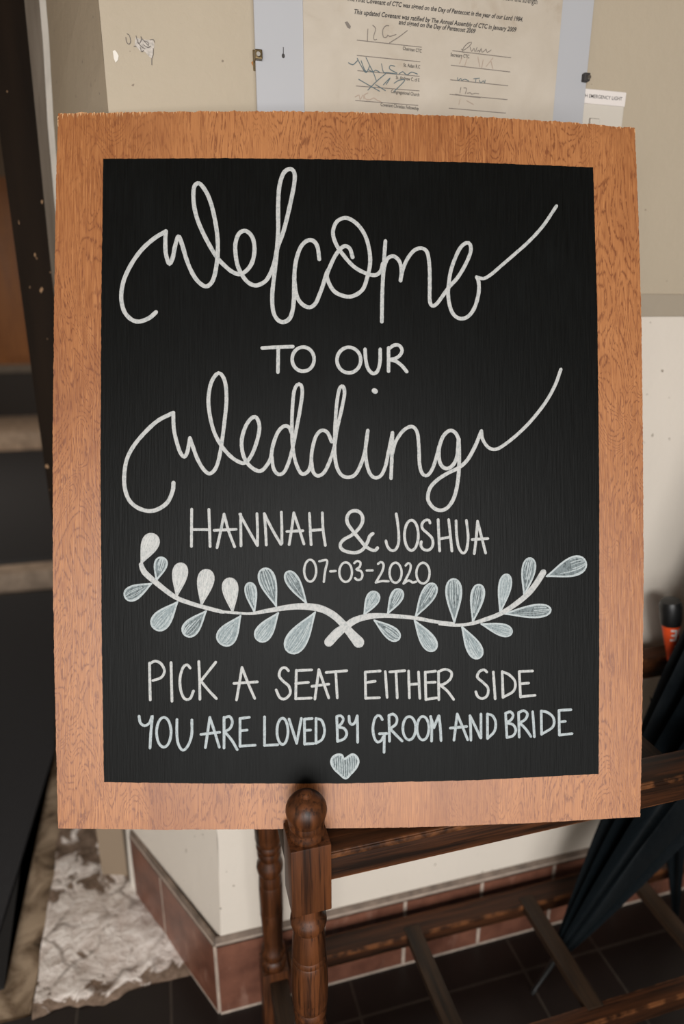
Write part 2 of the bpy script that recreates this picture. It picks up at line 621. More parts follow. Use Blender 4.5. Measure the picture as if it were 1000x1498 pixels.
def add_text(bm, body, x0, z0, x1, z1, y, shear=0.0, offset=0.0, hscale=1.0, depth=0.0):
    """text whose baseline runs from (x0, z0) to (x1, z1) on a plane facing -y"""
    me = text_mesh(body, 1.0, shear, offset)
    xs = [v.co.x for v in me.vertices]
    w = max(xs) - min(xs)
    L = math.hypot(x1 - x0, z1 - z0)
    s = L / w
    cx, sx = (x1 - x0) / L, (z1 - z0) / L
    base = len(bm.verts)
    vv = []
    for v in me.vertices:
        a, b = (v.co.x - min(xs)) * s, v.co.y * s * hscale
        vv.append(bm.verts.new((x0 + a * cx - b * sx, y, z0 + a * sx + b * cx)))
    for p in me.polygons:
        try:
            bm.faces.new([vv[i] for i in p.vertices])
        except ValueError:
            pass
    bpy.data.meshes.remove(me)


def pen_xz(bm, pts, w, y, closed=False):
    """a thin pen line on a plane facing -y (points are x, z)"""
    tmp = bmesh.new()
    ribbon(tmp, smooth_path(pts, closed, 0.002), w, closed, 0.0, 0.0001, jitter=0.2)
    mp = {}
    for v in tmp.verts:
        mp[v] = bm.verts.new((v.co.x, y - v.co.z, v.co.y))
    for f in tmp.faces:
        try:
            bm.faces.new([mp[v] for v in f.verts])
        except ValueError:
            pass
    tmp.free()


# ------------------------------------------------------------------ the room
def struct(name, bm, mats, smooth=False, label=None):
    return tag(finish(name, bm, mats, None, smooth), label, None, None, 'structure')


# floor of dark quarry tiles
bm = bmesh.new()
box(bm, (-1.7, -2.5, -0.06), (2.3, 0.079, 0.0))
struct('floor', bm, 'tile', label='floor of dark quarry tiles with pale grout under the umbrella stand')

# old stone step in the door opening: uneven top, broken front lip
def stone(name, x0, x1, y0, y1, top, mat, amp, lip, label, edge=None):
    bm = bmesh.new()
    nx, ny = max(8, int((x1 - x0) / 0.008)), max(8, int((y1 - y0) / 0.008))
    grid = []
    for j in range(ny + 1):
        row = []
        for i in range(nx + 1):
            x, y = x0 + (x1 - x0) * i / nx, y0 + (y1 - y0) * j / ny
            if edge:
                x = x + edge(y) * (1 - i / nx)
            yy = y + lip * noise.noise((x * 14, 3.1, 0)) * (1 - j / ny) + 0.4 * lip * noise.noise((x * 60, 9.1, 0)) * (1 - j / ny)
            z = top + amp * noise.fractal((x * 9, yy * 9, 1.7), 1.0, 2.0, 4) - 0.010 * max(0, 1 - (j / ny) * (y1 - y0) / 0.022) ** 2
            row.append(bm.verts.new((x, yy, z)))
        grid.append(row)
    for j in range(ny):
        for i in range(nx):
            bm.faces.new((grid[j][i], grid[j][i + 1], grid[j + 1][i + 1], grid[j + 1][i]))
    rim = grid[0] + [r[-1] for r in grid[1:]] + grid[-1][-2::-1] + [r[0] for r in grid[-2:0:-1]]
    low = [bm.verts.new((v.co.x, v.co.y, -0.05)) for v in rim]
    n = len(rim)
    for i in range(n):
        bm.faces.new((rim[i], rim[(i + 1) % n], low[(i + 1) % n], low[i]))
    return struct(name, bm, mat, True, label)


stone('stone_step', -0.298, 0.06, 0.072, 0.55, 0.008, 'lime', 0.0075, 0.016,
      'worn whitewashed stone step in the door opening', edge=lambda y: -0.02 * (y - 0.1) + 0.006 * noise.noise((y * 12, 0, 5)))
stone('stone_paving', -1.5, -0.303, 0.079, 2.0, -0.004, 'brown', 0.005, 0.016,
      'worn brown stone paving between the black mat and the white step', edge=None)

# main wall behind the notice, its left arris a little crooked; the splayed reveal turns back from it
ARRIS = [(-0.03, 0.0), (0.014, 0.0), (0.021, 0.163), (0.028, 0.381), (0.014, 0.70), (-0.010, 1.06), (-0.033, 1.348), (-0.031, 1.45), (-0.03, 2.6)][1:]
SPLAY = [(-0.129, 0.0), (-0.126, 0.35), (-0.127, 0.8), (-0.123, 1.2), (-0.121, 1.351), (-0.116, 1.423), (-0.108, 1.544), (-0.10, 2.6)]   # far edge at y=.278


def lerp_edge(E, z):
    for (xa, za), (xb, zb) in zip(E, E[1:]):
        if z <= zb:
            return xa + (xb - xa) * (z - za) / (zb - za)
    return E[-1][0]


def wall_strip(name, za, zb, mat, label, x_end=2.3, off=0.0):
    bm = bmesh.new()
    zs = [za + (zb - za) * i / 16 for i in range(17)]
    L = [bm.verts.new((lerp_edge(ARRIS, z) + 0.0, -off, z)) for z in zs]
    Rr = [bm.verts.new((x_end, -off, z)) for z in zs]
    Lb = [bm.verts.new((lerp_edge(ARRIS, z), 0.10, z)) for z in zs]
    Rb = [bm.verts.new((x_end, 0.10, z)) for z in zs]
    for i in range(16):
        bm.faces.new((L[i], Rr[i], Rr[i + 1], L[i + 1]))
        bm.faces.new((Rb[i], Lb[i], Lb[i + 1], Rb[i + 1]))
        bm.faces.new((Rr[i], Rb[i], Rb[i + 1], Rr[i + 1]))
        bm.faces.new((Lb[i], L[i], L[i + 1], Lb[i + 1]))
    bm.faces.new((L[0], Lb[0], Rb[0], Rr[0]))
    bm.faces.new((L[-1], Rr[-1], Rb[-1], Lb[-1]))
    return struct(name, bm, mat, False, label)


wall = wall_strip('wall_back', 1.155, 2.6, 'cream', 'cream plastered wall above the tan band, behind the notice')
wall_low = wall_strip('wall_back_lower', 0.0, 1.155, 'cream_low', 'pale cream wall below the tan band, behind the umbrella stand')
bm = bmesh.new()
box(bm, (0.02, -0.0035, 1.137), (2.3, 0.02, 1.168), 0.0015)
struct('trim_1', bm, 'band', label='tan painted band along the wall to the right of the sign')

bm = bmesh.new()
zs = [2.6 * i / 26 for i in range(27)]
A_ = [bm.verts.new((lerp_edge(ARRIS, z), 0.0, z)) for z in zs]
B_ = [bm.verts.new((lerp_edge(SPLAY, z), 0.278, z)) for z in zs]
C_ = [bm.verts.new((0.06, 0.30, z)) for z in zs]
for i in range(26):
    bm.faces.new((B_[i], A_[i], A_[i + 1], B_[i + 1]))
    bm.faces.new((C_[i], B_[i], B_[i + 1], C_[i + 1]))
for f in bm.faces:
    f.material_index = 1 if f.calc_center_median().z > 1.15 else 0  # reveal is a darker tan from band height upwards
struct('wall_left', bm, ['cream_low', 'tan'], False, 'splayed plaster reveal turning back from the wall corner to the door frame')

# white edge and bare timber face of the frame, then the dark post
def upright(name, pl, pr, depth, mat, label, bevel=0.0):
    """vertical face between two plan points that may bow with height: pl, pr give (x, y) at z"""
    bm = bmesh.new()
    rows = []
    for i in range(27):
        z = 2.6 * i / 26
        a, b = pl(z), pr(z)
        rows.append([bm.verts.new((*a, z)), bm.verts.new((*b, z)), bm.verts.new((b[0] + depth[0], b[1] + depth[1], z)), bm.verts.new((a[0] + depth[0], a[1] + depth[1], z))])
    for r0, r1 in zip(rows, rows[1:]):
        for k in range(4):
            bm.faces.new((r0[k], r0[(k + 1) % 4], r1[(k + 1) % 4], r1[k]))
    bm.faces.new(rows[0])
    bm.faces.new(rows[-1])
    return struct(name, bm, mat, False, label)


upright('trim_2', lambda z: (lerp_edge(SPLAY, z) - 0.007 - 0.009 * max(0.0, 1 - z / 1.2) + 0.004 * math.sin(z * 3.2), 0.301), lambda z: (lerp_edge(SPLAY, z) + 0.001, 0.279), (0.02, 0.05), 'white',
        'white painted edge strip beside the door frame')
upright('trim_3', lambda z: (-0.1525 + 0.026 * max(0.0, z - 1.2), 0.329), lambda z: (lerp_edge(SPLAY, z) - 0.0068 - 0.009 * max(0.0, 1 - z / 1.2) + 0.004 * math.sin(z * 3.2), 0.3015), (0.02, 0.05), 'reveal',
        'grey brown bare timber face of the door frame')
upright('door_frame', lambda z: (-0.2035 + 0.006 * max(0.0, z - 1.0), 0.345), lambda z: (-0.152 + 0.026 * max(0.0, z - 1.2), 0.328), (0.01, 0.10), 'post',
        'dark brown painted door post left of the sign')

# skirting of red quarry tiles with a grubby sloping ledge, each tile in one mesh with its grout
def skirting(name, p0, p1, h, first, pitch, label, thick=0.005):
    p0, p1 = Vector((*p0, 0)), Vector((*p1, 0))
    d = (p1 - p0)
    L = d.length
    d.normalize()
    nrm = Vector((d.y, -d.x, 0))
    bm = bmesh.new()

    def slab(a, b, z0, z1, t, mi, bev=0.0012):
        vv = []
        for s in (a, b):
            for o_, z in ((-0.002, z0), (t, z0), (t, z1), (-0.002, z1)):
                q = p0 + d * s + nrm * o_
                vv.append(bm.verts.new((q.x, q.y, z)))
        fs = [bm.faces.new([vv[i] for i in k]) for k in ((0, 1, 2, 3), (7, 6, 5, 4), (0, 4, 5, 1), (1, 5, 6, 2), (2, 6, 7, 3), (3, 7, 4, 0))]
        for f in fs:
            f.material_index = mi
    slab(0, L, 0.0, h - 0.004, thick - 0.0004, 1)
    joints = [0.0] + [x for x in [first + pitch * i for i in range(40)] if 0.01 < x < L - 0.01] + [L]
    for a, b in zip(joints, joints[1:]):
        slab(a + (0.0032 if a > 0 else 0.0008), b - (0.0032 if b < L else 0.0008), 0.006, h - 0.010, thick, 0)
    # ledge: sloping top
    prof = ((-0.002, h - 0.012), (thick, h - 0.012), (thick, h - 0.009), (0.0012, h + 0.006), (-0.002, h + 0.006))
    r0 = [bm.verts.new((*(p0 + nrm * o_).to_2d(), z)) for o_, z in prof]
    r1 = [bm.verts.new((*(p0 + d * L + nrm * o_).to_2d(), z)) for o_, z in prof]
    n = len(prof)
    for i in range(n):
        bm.faces.new((r0[i], r0[(i + 1) % n], r1[(i + 1) % n], r1[i])).material_index = 2
    bm.faces.new(r0).material_index = 2
    bm.faces.new(r1[::-1]).material_index = 2
    return struct(name, bm, ['skirt', 'grout', 'skirt_cap'], False, label)


skirting('baseboard_back', (0.012, 0.0), (2.3, 0.0), 0.163, 0.180, 0.149, 'red brown quarry tile skirting along the wall behind the umbrella stand')
skirting('baseboard_left', (-0.129, 0.278), (0.012, 0.0), 0.163, 0.127, 0.30, 'red brown quarry tile skirting on the splayed reveal by the stone step')

# passage beyond the door post: low step, higher step, panelled door
def slab_struct(name, lo, hi, mat, label, bevel=0.006):
    bm = bmesh.new()
    box(bm, lo, hi, bevel)
    return struct(name, bm, mat, True, label)


slab_struct('passage_step', (-2.4, 1.97, -0.05), (-0.10, 4.72, 0.083), 'step', 'pale stone edge of the low step in the passage')
slab_struct('passage_step_upper', (-2.4, 4.70, -0.05), (-0.10, 6.3, 0.215), 'step', 'pale stone edge of the upper step in the passage')
slab_struct('wall_passage_right', (-0.14, 0.45, 0.0), (-0.04, 6.4, 2.6), 'passage', 'passage wall behind the door post', 0)
slab_struct('wall_passage_left', (-2.5, 0.45, 0.0), (-2.4, 6.4, 2.6), 'passage', 'far side wall of the passage', 0)
slab_struct('wall_passage_end', (-2.5, 5.62, 0.0), (-0.04, 5.75, 2.6), 'passage', 'end wall of the passage', 0)
slab_struct('ceiling_passage', (-2.5, 0.45, 2.6), (-0.04, 6.4, 2.7), 'passage', 'ceiling of the passage', 0)
slab_struct('wall_left_of_opening', (-2.5, 0.33, 0.0), (-1.30, 0.45, 2.6), 'cream_low', 'wall on the far side of the door opening', 0)
slab_struct('wall_room_left', (-1.80, -2.5, 0.0), (-1.70, 0.45, 2.6), 'cream_low', 'left wall of the porch', 0)
slab_struct('wall_room_right', (2.30, -2.5, 0.0), (2.40, 0.10, 2.6), 'cream', 'right wall of the porch', 0)
slab_struct('ceiling', (-1.80, -2.6, 2.6), (2.40, 0.45, 2.7), 'ceiling', 'ceiling of the porch', 0)
# wall behind the camera with the open doorway in it
bm = bmesh.new()
box(bm, (-1.80, -2.60, 0.0), (-1.60, -2.50, 2.6))
box(bm, (1.0, -2.60, 0.0), (2.40, -2.50, 2.6))
box(bm, (-1.60, -2.60, 1.90), (1.0, -2.50, 2.6))
struct('wall_front', bm, 'cream', False, 'porch wall with the open doorway behind the camera')

# panelled door at the end of the passage
door = empty('door_1', (-1.15, 5.57, 0.215), None, None)
door['kind'] = 'structure'
bm = bmesh.new()
box(bm, (-0.75, 0.0, 0.44), (0.75, 0.045, 1.95))
for x in (-0.62, -0.16, 0.30):
    box(bm, (x, -0.012, 0.50), (x + 0.36, 0.0, 1.85), 0.005)
finish('upper_panel', bm, 'orange', door)
bm = bmesh.new()
box(bm, (-0.75, -0.02, 0.385), (0.75, 0.05, 0.455), 0.004)
finish('middle_rail', bm, 'rail_grey', door)
bm = bmesh.new()
box(bm, (-0.75, 0.0, 0.0), (0.75, 0.045, 0.385))
finish('lower_panel', bm, 'kick', door)


# ------------------------------------------------------------------ door mats
def door_mat(pts, z, label, mat='mat_a', rim=0.022, cats='mat'):
    cx = sum(p[0] for p in pts) / len(pts)
    cy = sum(p[1] for p in pts) / len(pts)
    e = empty('door_mat', (cx, cy, z), label, cats, 'black floor mats')
    loc = [(x - cx, y - cy) for x, y in pts]
    inner = []
    for i, (x, y) in enumerate(loc):
        a, b = Vector(loc[i - 1]), Vector(loc[(i + 1) % len(loc)])
        p = Vector((x, y))
        d = ((a - p).normalized() + (b - p).normalized()).normalized()
        inner.append(tuple(p + d * rim * 1.414))
    bm = bmesh.new()
    prism(bm, inner, 0.001, 0.010)
    finish('pile', bm, mat, e)
    bm = bmesh.new()
    n = len(loc)
    O0 = [bm.verts.new((x, y, 0.0)) for x, y in loc]
    O1 = [bm.verts.new((x, y, 0.005)) for x, y in loc]
    I1 = [bm.verts.new((x, y, 0.008)) for x, y in inner]
    I0 = [bm.verts.new((x, y, 0.0)) for x, y in inner]
    for i in range(n):
        j = (i + 1) % n
        bm.faces.new((O0[i], O0[j], O1[j], O1[i]))
        bm.faces.new((O1[i], O1[j], I1[j], I1[i]))
        bm.faces.new((I1[i], I1[j], I0[j], I0[i]))
        bm.faces.new((I0[i], I0[j], O0[j], O0[i]))
    finish('rubber_edge', bm, 'mat_rim', e)
    return e


door_mat([(-0.352, 0.137), (-0.405, 0.80), (-0.47, 1.94), (-1.45, 1.94), (-1.34, 0.165)], 0.004,
         'nearest black ribbed mat, lying on the brown stone left of the white step', rim=0.034)
door_mat([(-0.34, 2.08), (-0.50, 4.62), (-2.2, 4.62), (-2.2, 2.08)], 0.084,
         'black mat on the low step further down the passage')

# ------------------------------------------------------------------ things on the wall
# scuffs and flaked paint, part of the wall
def wpx(u, v):      # picture reading -> metres on the wall, used for the scuff and the notice (wall is the plane y = 0)
    dx, dy = (u - 500) / 950.0, (749 - v) / 950.0
    cp, sp, cy, sy = math.cos(PITCH), math.sin(PITCH), math.cos(YAW), math.sin(YAW)
    d = Vector((dx * cy + sy * (cp + dy * sp), -dx * sy + cy * (cp + dy * sp), -sp + dy * cp))
    t = 0.8285 / d.y
    return (d.x * t, 1.15 + d.z * t)
bm = bmesh.new()
vv = [bm.verts.new((*wpx(u, v)[:1], -0.0006, wpx(u, v)[1])) for u, v in ((165, 75), (168, 73.5), (171, 77), (173.5, 82), (172.5, 88), (169, 92), (166.5, 86))]
bm.faces.new(vv)
finish('flaked_patch', bm, 'white', wall)
bm = bmesh.new()
vv = [bm.verts.new((*wpx(u, v)[:1], -0.0005, wpx(u, v)[1])) for u, v in ((198, 55), (208, 58), (224, 59), (226, 66), (224, 76), (223, 86), (219, 84), (212, 76), (205, 75), (197, 66))]
bm.faces.new(vv)
finish('filler_scuff', bm, 'scuff', wall)
bm = bmesh.new()
for P_ in ([(199, 53), (201, 60), (204, 64), (207, 57), (206, 54)], [(206, 55), (212, 62), (217, 67), (216, 62), (210, 60)], [(219, 59), (224, 58), (226, 62)], [(224, 71), (224, 80), (222, 86), (222, 95)],
           [(205, 70), (207, 76), (210, 74)], [(186, 50), (189, 52), (191, 60), (189, 65), (185, 62), (184, 55)], [(201, 62), (206, 68), (212, 72)], [(210, 66), (216, 70), (220, 68)], [(196, 68), (199, 68)]):
    pen_xz(bm, [wpx(u, v) for u, v in P_], 0.0007, -0.0009)
finish('scuff_lines', bm, 'scuff_dark', wall)

# covenant notice: laminated backing, cream sheet, print, signatures
NY = -0.0115
notice = empty('covenant_notice', (0.333, -0.004, 1.29), 'cream paper notice in bluish white laminate, printed and signed, hanging above the sign', 'notice')
NO = Vector((0.333, -0.004, 1.29))


def local(bm, o):
    bmesh.ops.translate(bm, verts=bm.verts, vec=-o)
    return bm


bm = bmesh.new()
box(bm, (0.1265, NY + 0.0025, 1.29), (0.540, NY + 0.0065, 1.895), 0.0006, 1)
finish('backing_sheet', local(bm, NO), 'sheet', notice)['label'] = 'bluish white laminated backing sheet'
bm = bmesh.new()
box(bm, (0.180, NY + 0.0008, 1.295), (0.496, NY + 0.0024, 1.85), 0.0)
paper = finish('paper', local(bm, NO), 'paper', notice)
paper['label'] = 'aged cream paper sheet'
for body, a, b, sh, off, hs in (
        ("The First Covenant of CTC was signed on the Day of Pentecost in the year of our Lord 1984.", (504, 7), (757, 37), 0.3, 0.018, 1.12),
        ("This updated Covenant was ratified by The Annual Assembly of CTC in January 2009", (514, 26), (748, 52), 0.3, 0.018, 1.12),
        ("and signed on the Day of Pentecost 2009", (578, 41), (689, 54), 0.3, 0.018, 1.12),
        ("our commitment to one another, and we pray for God's wisdom and strength", (560, -16), (778, 12), 0.0, 0.003, 1.4),
        ("Chairman CTC", (584, 78), (611, 82), 0.0, 0.008, 1.3),
        ("St. Aidan R.C", (585, 102), (609, 105), 0.0, 0.008, 1.3),
        ("St. Andrew C. of E", (574, 120), (608, 124), 0.0, 0.008, 1.3),
        ("Congregational Church", (567, 140), (608, 145), 0.0, 0.008, 1.3),
        ("Covenant Christian Fellowship", (552, 159), (607, 165), 0.0, 0.008, 1.3),
        ("Secretary CTC", (653, 87), (680, 90), 0.0, 0.008, 1.3)):
    (xa, za), (xb, zb) = wpx(*a), wpx(*b)
    bm = bmesh.new()
    add_text(bm, body, xa, za, xb, zb, NY + 0.0004, sh, off, hs)
    finish('printed_line' if sh or len(body) > 40 else 'caption', local(bm, NO), 'ink', paper)
bm = bmesh.new()
for a, b in (((518, 64), (611, 74)), ((518, 86), (609, 95)), ((519, 108), (608, 116)), ((517, 130), (608, 137)), ((516, 151), (606, 158)),
             ((656, 79), (740, 89)), (((654), 100), (739, 109.5)), ((653, 121), (736, 129.5)), ((652, 142), (735, 149.5)), ((651, 162), (733, 169))):
    pen_xz(bm, [wpx(*a), wpx(*b)], 0.0008, NY + 0.0006)
finish('signature_rules', local(bm, NO), 'ink_grey', paper)
bm = bmesh.new()
sc = lambda ox, oy, s, pts: [wpx(ox + x / s, oy + y / s) for x, y in pts]
for pts in ([(240, 130), (236, 190), (235, 258)], [(290, 90), (320, 125), (300, 200), (305, 240), (330, 235)], [(455, 95), (425, 95), (395, 130), (392, 180), (405, 215), (435, 210), (445, 190), (465, 205), (530, 185)], [(645, 145), (560, 210), (462, 272)]):
    pen_xz(bm, sc(500, 30, 7.143, pts), 0.0008, NY + 0.0003)
finish('signature', local(bm, NO), 'ink_grey', paper)
bm = bmesh.new()
for pts in ([(205, 120), (230, 130), (290, 85), (310, 50), (270, 60), (225, 110), (215, 150), (235, 150)], [(295, 100), (310, 145), (335, 110), (345, 150), (365, 105)], [(365, 145), (385, 130), (390, 155), (410, 110), (415, 150), (440, 140), (460, 120), (470, 155), (510, 130)]):
    pen_xz(bm, sc(640, 60, 7.143, pts), 0.0008, NY + 0.0003)
finish('signature', local(bm, NO), 'ink_grey', paper)
bm = bmesh.new()
for pts in ([(200, 515), (190, 570)], [(230, 520), (260, 525), (245, 580)], [(265, 575), (300, 570), (310, 585), (345, 575), (385, 580)], [(145, 585), (260, 605), (400, 620)]):
    pen_xz(bm, sc(640, 60, 7.143, pts), 0.0008, NY + 0.0003)
finish('signature', local(bm, NO), 'ink_grey', paper)
bm = bmesh.new()
for pts in ([(40, 120), (85, 140), (130, 100)], [(130, 75), (170, 150), (220, 220), (255, 160)], [(220, 65), (260, 150), (300, 230), (325, 300)], [(170, 100), (205, 190), (230, 215)], [(245, 190), (290, 215), (320, 195), (365, 220)], [(380, 130), (400, 215), (440, 220), (540, 235)], [(515, 155), (475, 145), (460, 175), (490, 200), (540, 225)], [(560, 235), (600, 210), (640, 245), (690, 215), (750, 235)],
            [(145, 290), (250, 350), (360, 412)], [(425, 230), (330, 310), (240, 400)], [(320, 345), (420, 405)], [(400, 345), (470, 275), (430, 340)], [(510, 330), (560, 300), (620, 300), (510, 415)]):
    pen_xz(bm, sc(500, 80, 7.143, pts), 0.0009, NY + 0.0002)
finish('signature', local(bm, NO), 'pen_blue', paper)
bm = bmesh.new()
for pts in ([(165, 415), (170, 445), (200, 420), (205, 445), (240, 430), (280, 448)], [(330, 425), (390, 420)], [(355, 425), (350, 465)], [(390, 440), (405, 470), (430, 445), (445, 470), (450, 440)]):
    pen_xz(bm, sc(640, 60, 7.143, pts), 0.0008, NY + 0.0002)
finish('signature', local(bm, NO), 'pen_blue', paper)
bm = bmesh.new()
for pts in ([(110, 470), (150, 450), (160, 500), (190, 450), (200, 490)], [(240, 430), (205, 450), (215, 490), (260, 500), (300, 480), (330, 500), (375, 520)]):
    pen_xz(bm, sc(500, 80, 7.143, pts), 0.0009, NY + 0.0003)
finish('signature', local(bm, NO), 'pen_faint', paper)
bm = bmesh.new()
for pts in ([(210, 210), (185, 270)], [(265, 215), (240, 290)], [(375, 200), (395, 300)], [(430, 230), (415, 310)], [(460, 300), (530, 210)], [(510, 240), (530, 320)]):
    pen_xz(bm, sc(640, 60, 7.143, pts), 0.0008, NY + 0.0003)
finish('signature', local(bm, NO), 'pen_faint', paper)
bm = bmesh.new()
for pts in ([(190, 640), (180, 690)], [(260, 650), (330, 690)]):
    pen_xz(bm, sc(640, 60, 7.143, pts), 0.0008, NY + 0.0003)
finish('signature', local(bm, NO), 'pen_faint', paper)
bm = bmesh.new()
x, z = wpx(412, 86)
lathe(bm, 0, 0, [(0.0005, 0.0), (0.0016, 0.0004), (0.0018, 0.001)], 10)
for v in bm.verts:
    v.co = Vector((x + v.co.x, NY + 0.0028 - v.co.z * 0.5, z + v.co.y * 1.3))
pen_xz(bm, [wpx(412, 74), wpx(412, 85)], 0.0008, NY + 0.0022)
finish('dark_drip', local(bm, NO), 'ink', notice)
bm = bmesh.new()
vv = [bm.verts.new((*wpx(u, v)[:1], NY + 0.0005, wpx(u, v)[1])) for u, v in ((500, 38), (504, 37), (509, 44), (508, 48), (504, 46))]
bm.faces.new(vv)
finish('grey_smudge', local(bm, NO), 'ink_grey', paper)


def clip(u, v, label, side, mat):
    x, z = wpx(u, v)
    e = empty('mirror_clip', (x, -0.002, z), label, 'clip', 'clips holding the notice')
    bm = bmesh.new()
    box(bm, (-0.004, -0.0135, -0.0045), (0.004, 0.002, 0.0045), 0.001)
    finish('clip_body', bm, mat, e)
    bm = bmesh.new()
    tube(bm, [(-0.001 * side, -0.0125, -0.001), (-0.001 * side, -0.0165, -0.001)], 0.0022, 10)
    finish('screw_head', bm, 'steel', e)
    bm = bmesh.new()
    box(bm, (-0.0045, 0.0005, -0.012), (0.001, 0.0022, 0.008), 0.0005)
    finish('back_plate', bm, 'brass', e)
    return e


clip(375.5, 86, 'tarnished brass clip on the left edge of the notice', 1, 'brass')
clip(848, 118, 'dark clip on the right edge of the notice above the switch', -1, 'ink')
bm = bmesh.new()
vv = [bm.verts.new((*wpx(u, v)[:1], -0.0007, wpx(u, v)[1])) for u, v in ((367, 92), (371, 88), (374, 93), (373, 99), (370, 97))]
bm.faces.new(vv)
finish('rust_mark', bm, 'rust', wall)

# emergency light switch, partly behind the notice
sw = empty('emergency_light_switch', (0.559, -0.0005, 1.322), 'off-white wall switch marked emergency light, half hidden behind the notice', 'light switch')
bm = bmesh.new()
box(bm, (-0.0425, -0.0045, 0.0), (0.0425, 0.0, 0.0905), 0.0015)
finish('switch_plate', bm, 'plate', sw)
bm = bmesh.new()
box(bm, (-0.0425, -0.0056, 0.0735), (0.0425, -0.0044, 0.0895), 0.0004, 1)
strip = finish('label_strip', bm, 'white_print', sw)
bm = bmesh.new()
add_text(bm, 'SWITCH EMERGENCY LIGHT', -0.0345, 0.0800, 0.037, 0.0800, -0.0058, 0.0, 0.004, 1.0)
finish('lettering', bm, 'ink', strip)
bm = bmesh.new()
box(bm, (-0.0075, -0.0050, 0.033), (0.0075, -0.0042, 0.058), 0.0003, 1)
finish('rocker_surround', bm, 'ink_grey', sw)
bm = bmesh.new()
box(bm, (-0.0068, -0.0075, 0.034), (0.0068, -0.0045, 0.057), 0.0008)
finish('rocker', bm, 'plate', sw)


# ------------------------------------------------------------------ umbrella stand
SX0, SX1 = 0.107, 1.215          # post centres along the wall
YF, YB = -0.300, -0.055          # post centres front and back
stand = empty('umbrella_stand', (SX0, YF, 0.0), 'long dark turned-oak umbrella stand against the wall, holding up the sign', 'umbrella stand')
SO = Vector((SX0, YF, 0.0))


def turned_post(x, y, dz=0.0):
    hw = 0.021
    bm = bmesh.new()
    # square blocks: top and foot
    box(bm, (x - hw, y - hw, 0.549), (x + hw, y + hw, 0.634), 0.0016)
    box(bm, (x - hw, y - hw, 0.0), (x + hw, y + hw, 0.155), 0.0016)
    # turned shaft, from the foot block upwards
    prof = [(0.012, 0.150), (0.0195, 0.156), (0.0205, 0.161), (0.0195, 0.167), (0.0165, 0.170), (0.0175, 0.174), (0.0195, 0.180), (0.0185, 0.187), (0.0155, 0.191),
            (0.0150, 0.205), (0.0165, 0.240), (0.0178, 0.264), (0.0172, 0.266), (0.0178, 0.268), (0.0182, 0.300), (0.0180, 0.316), (0.0172, 0.318), (0.0180, 0.320), (0.0172, 0.332),
            (0.0160, 0.337), (0.0190, 0.342), (0.0203, 0.349), (0.0195, 0.356), (0.0160, 0.362), (0.0150, 0.366), (0.0178, 0.371), (0.0182, 0.377), (0.0168, 0.381),
            (0.0190, 0.386), (0.0194, 0.390), (0.0176, 0.394), (0.0196, 0.398), (0.0205, 0.405), (0.0200, 0.412), (0.0206, 0.414), (0.0207, 0.430), (0.0200, 0.455), (0.0194, 0.463), (0.0184, 0.465), (0.0193, 0.467), (0.0192, 0.471),
            (0.0182, 0.473), (0.0190, 0.475), (0.0182, 0.492), (0.0172, 0.506), (0.0165, 0.510), (0.0188, 0.514), (0.0200, 0.519), (0.0194, 0.525), (0.0160, 0.529), (0.0146, 0.534), (0.0144, 0.552)]
    lathe(bm, x, y, prof)
    o = finish('post', local(bm, SO), 'wood_z', stand, True)
    # ball finial
    bm = bmesh.new()
    c, r = 0.664, 0.0212
    f = [(0.0165, 0.631), (0.0185, 0.634), (0.0185, 0.637), (0.0150, 0.640), (0.0165, 0.643), (0.0182, 0.646), (0.0188, 0.649), (0.0184, 0.6525), (0.0192, 0.6535)]
    for i in range(15):
        t = -0.42 + (PI / 2 + 0.25) * i / 14
        t = min(t, 1.22)
        f.append((r * math.cos(t), c + 0.019 * math.sin(t)))
    top = f[-1]
    f += [(0.0064, 0.6826), (0.0066, 0.6842), (0.0052, 0.6858), (0.0028, 0.6866), (0.0004, 0.6868)]
    lathe(bm, x, y, f)
    finish('finial', local(bm, SO), 'wood_z', o, True)
    return o


for px_, py_ in ((SX0, YF), (SX0 - 0.008, YB), (SX1, YF), (SX1, YB)):
    turned_post(px_, py_)


def rail(name, lo, hi, mat, moulded=False):
    bm = bmesh.new()
    box(bm, lo, hi, 0.0018, 2, 0, 1)
    if moulded:      # a bead along the front face under the top edge
        box(bm, (lo[0], lo[1] - 0.0016, hi[2] - 0.0075), (hi[0], lo[1] + 0.002, hi[2] - 0.0015), 0.0012, 2, 1, 1)
    return finish(name, local(bm, SO), [mat, 'worn_x' if mat == 'wood_x' else mat], stand, True)


x0, x1 = SX0 + 0.018, SX1 - 0.018
rail('top_rail', (x0, -0.313, 0.579), (x1, -0.273, 0.616), 'wood_x', True)
rail('top_rail', (x0, -0.068, 0.575), (x1, -0.036, 0.612), 'wood_x', True)
rail('lower_rail', (x0, -0.262, 0.108), (x1, -0.238, 0.141), 'wood_x', True)
rail('lower_rail', (x0, -0.060, 0.116), (x1, -0.024, 0.142), 'wood_x', True)
for xx in (SX0 - 0.004, SX1):
    rail('end_rail', (xx - 0.016, YF + 0.018, 0.579), (xx + 0.016, YB - 0.018, 0.614), 'wood_y')
    rail('end_rail', (xx - 0.014, YF + 0.018, 0.108), (xx + 0.014, YB - 0.018, 0.139), 'wood_y')
for k in range(4):
    xs_ = 0.337 + 0.218 * k
    if k < 4:
        rail('divider', (xs_ - 0.015 + 0.012, -0.276, 0.588), (xs_ + 0.015 + 0.012, -0.064, 0.604), 'wood_y')
    bm = bmesh.new()
    bar(bm, (xs_ + 0.002, -0.245, 0.136), (xs_, -0.045, 0.137), 0.028, 0.014)
    finish('slat', local(bm, SO), 'wood_y', stand, True)

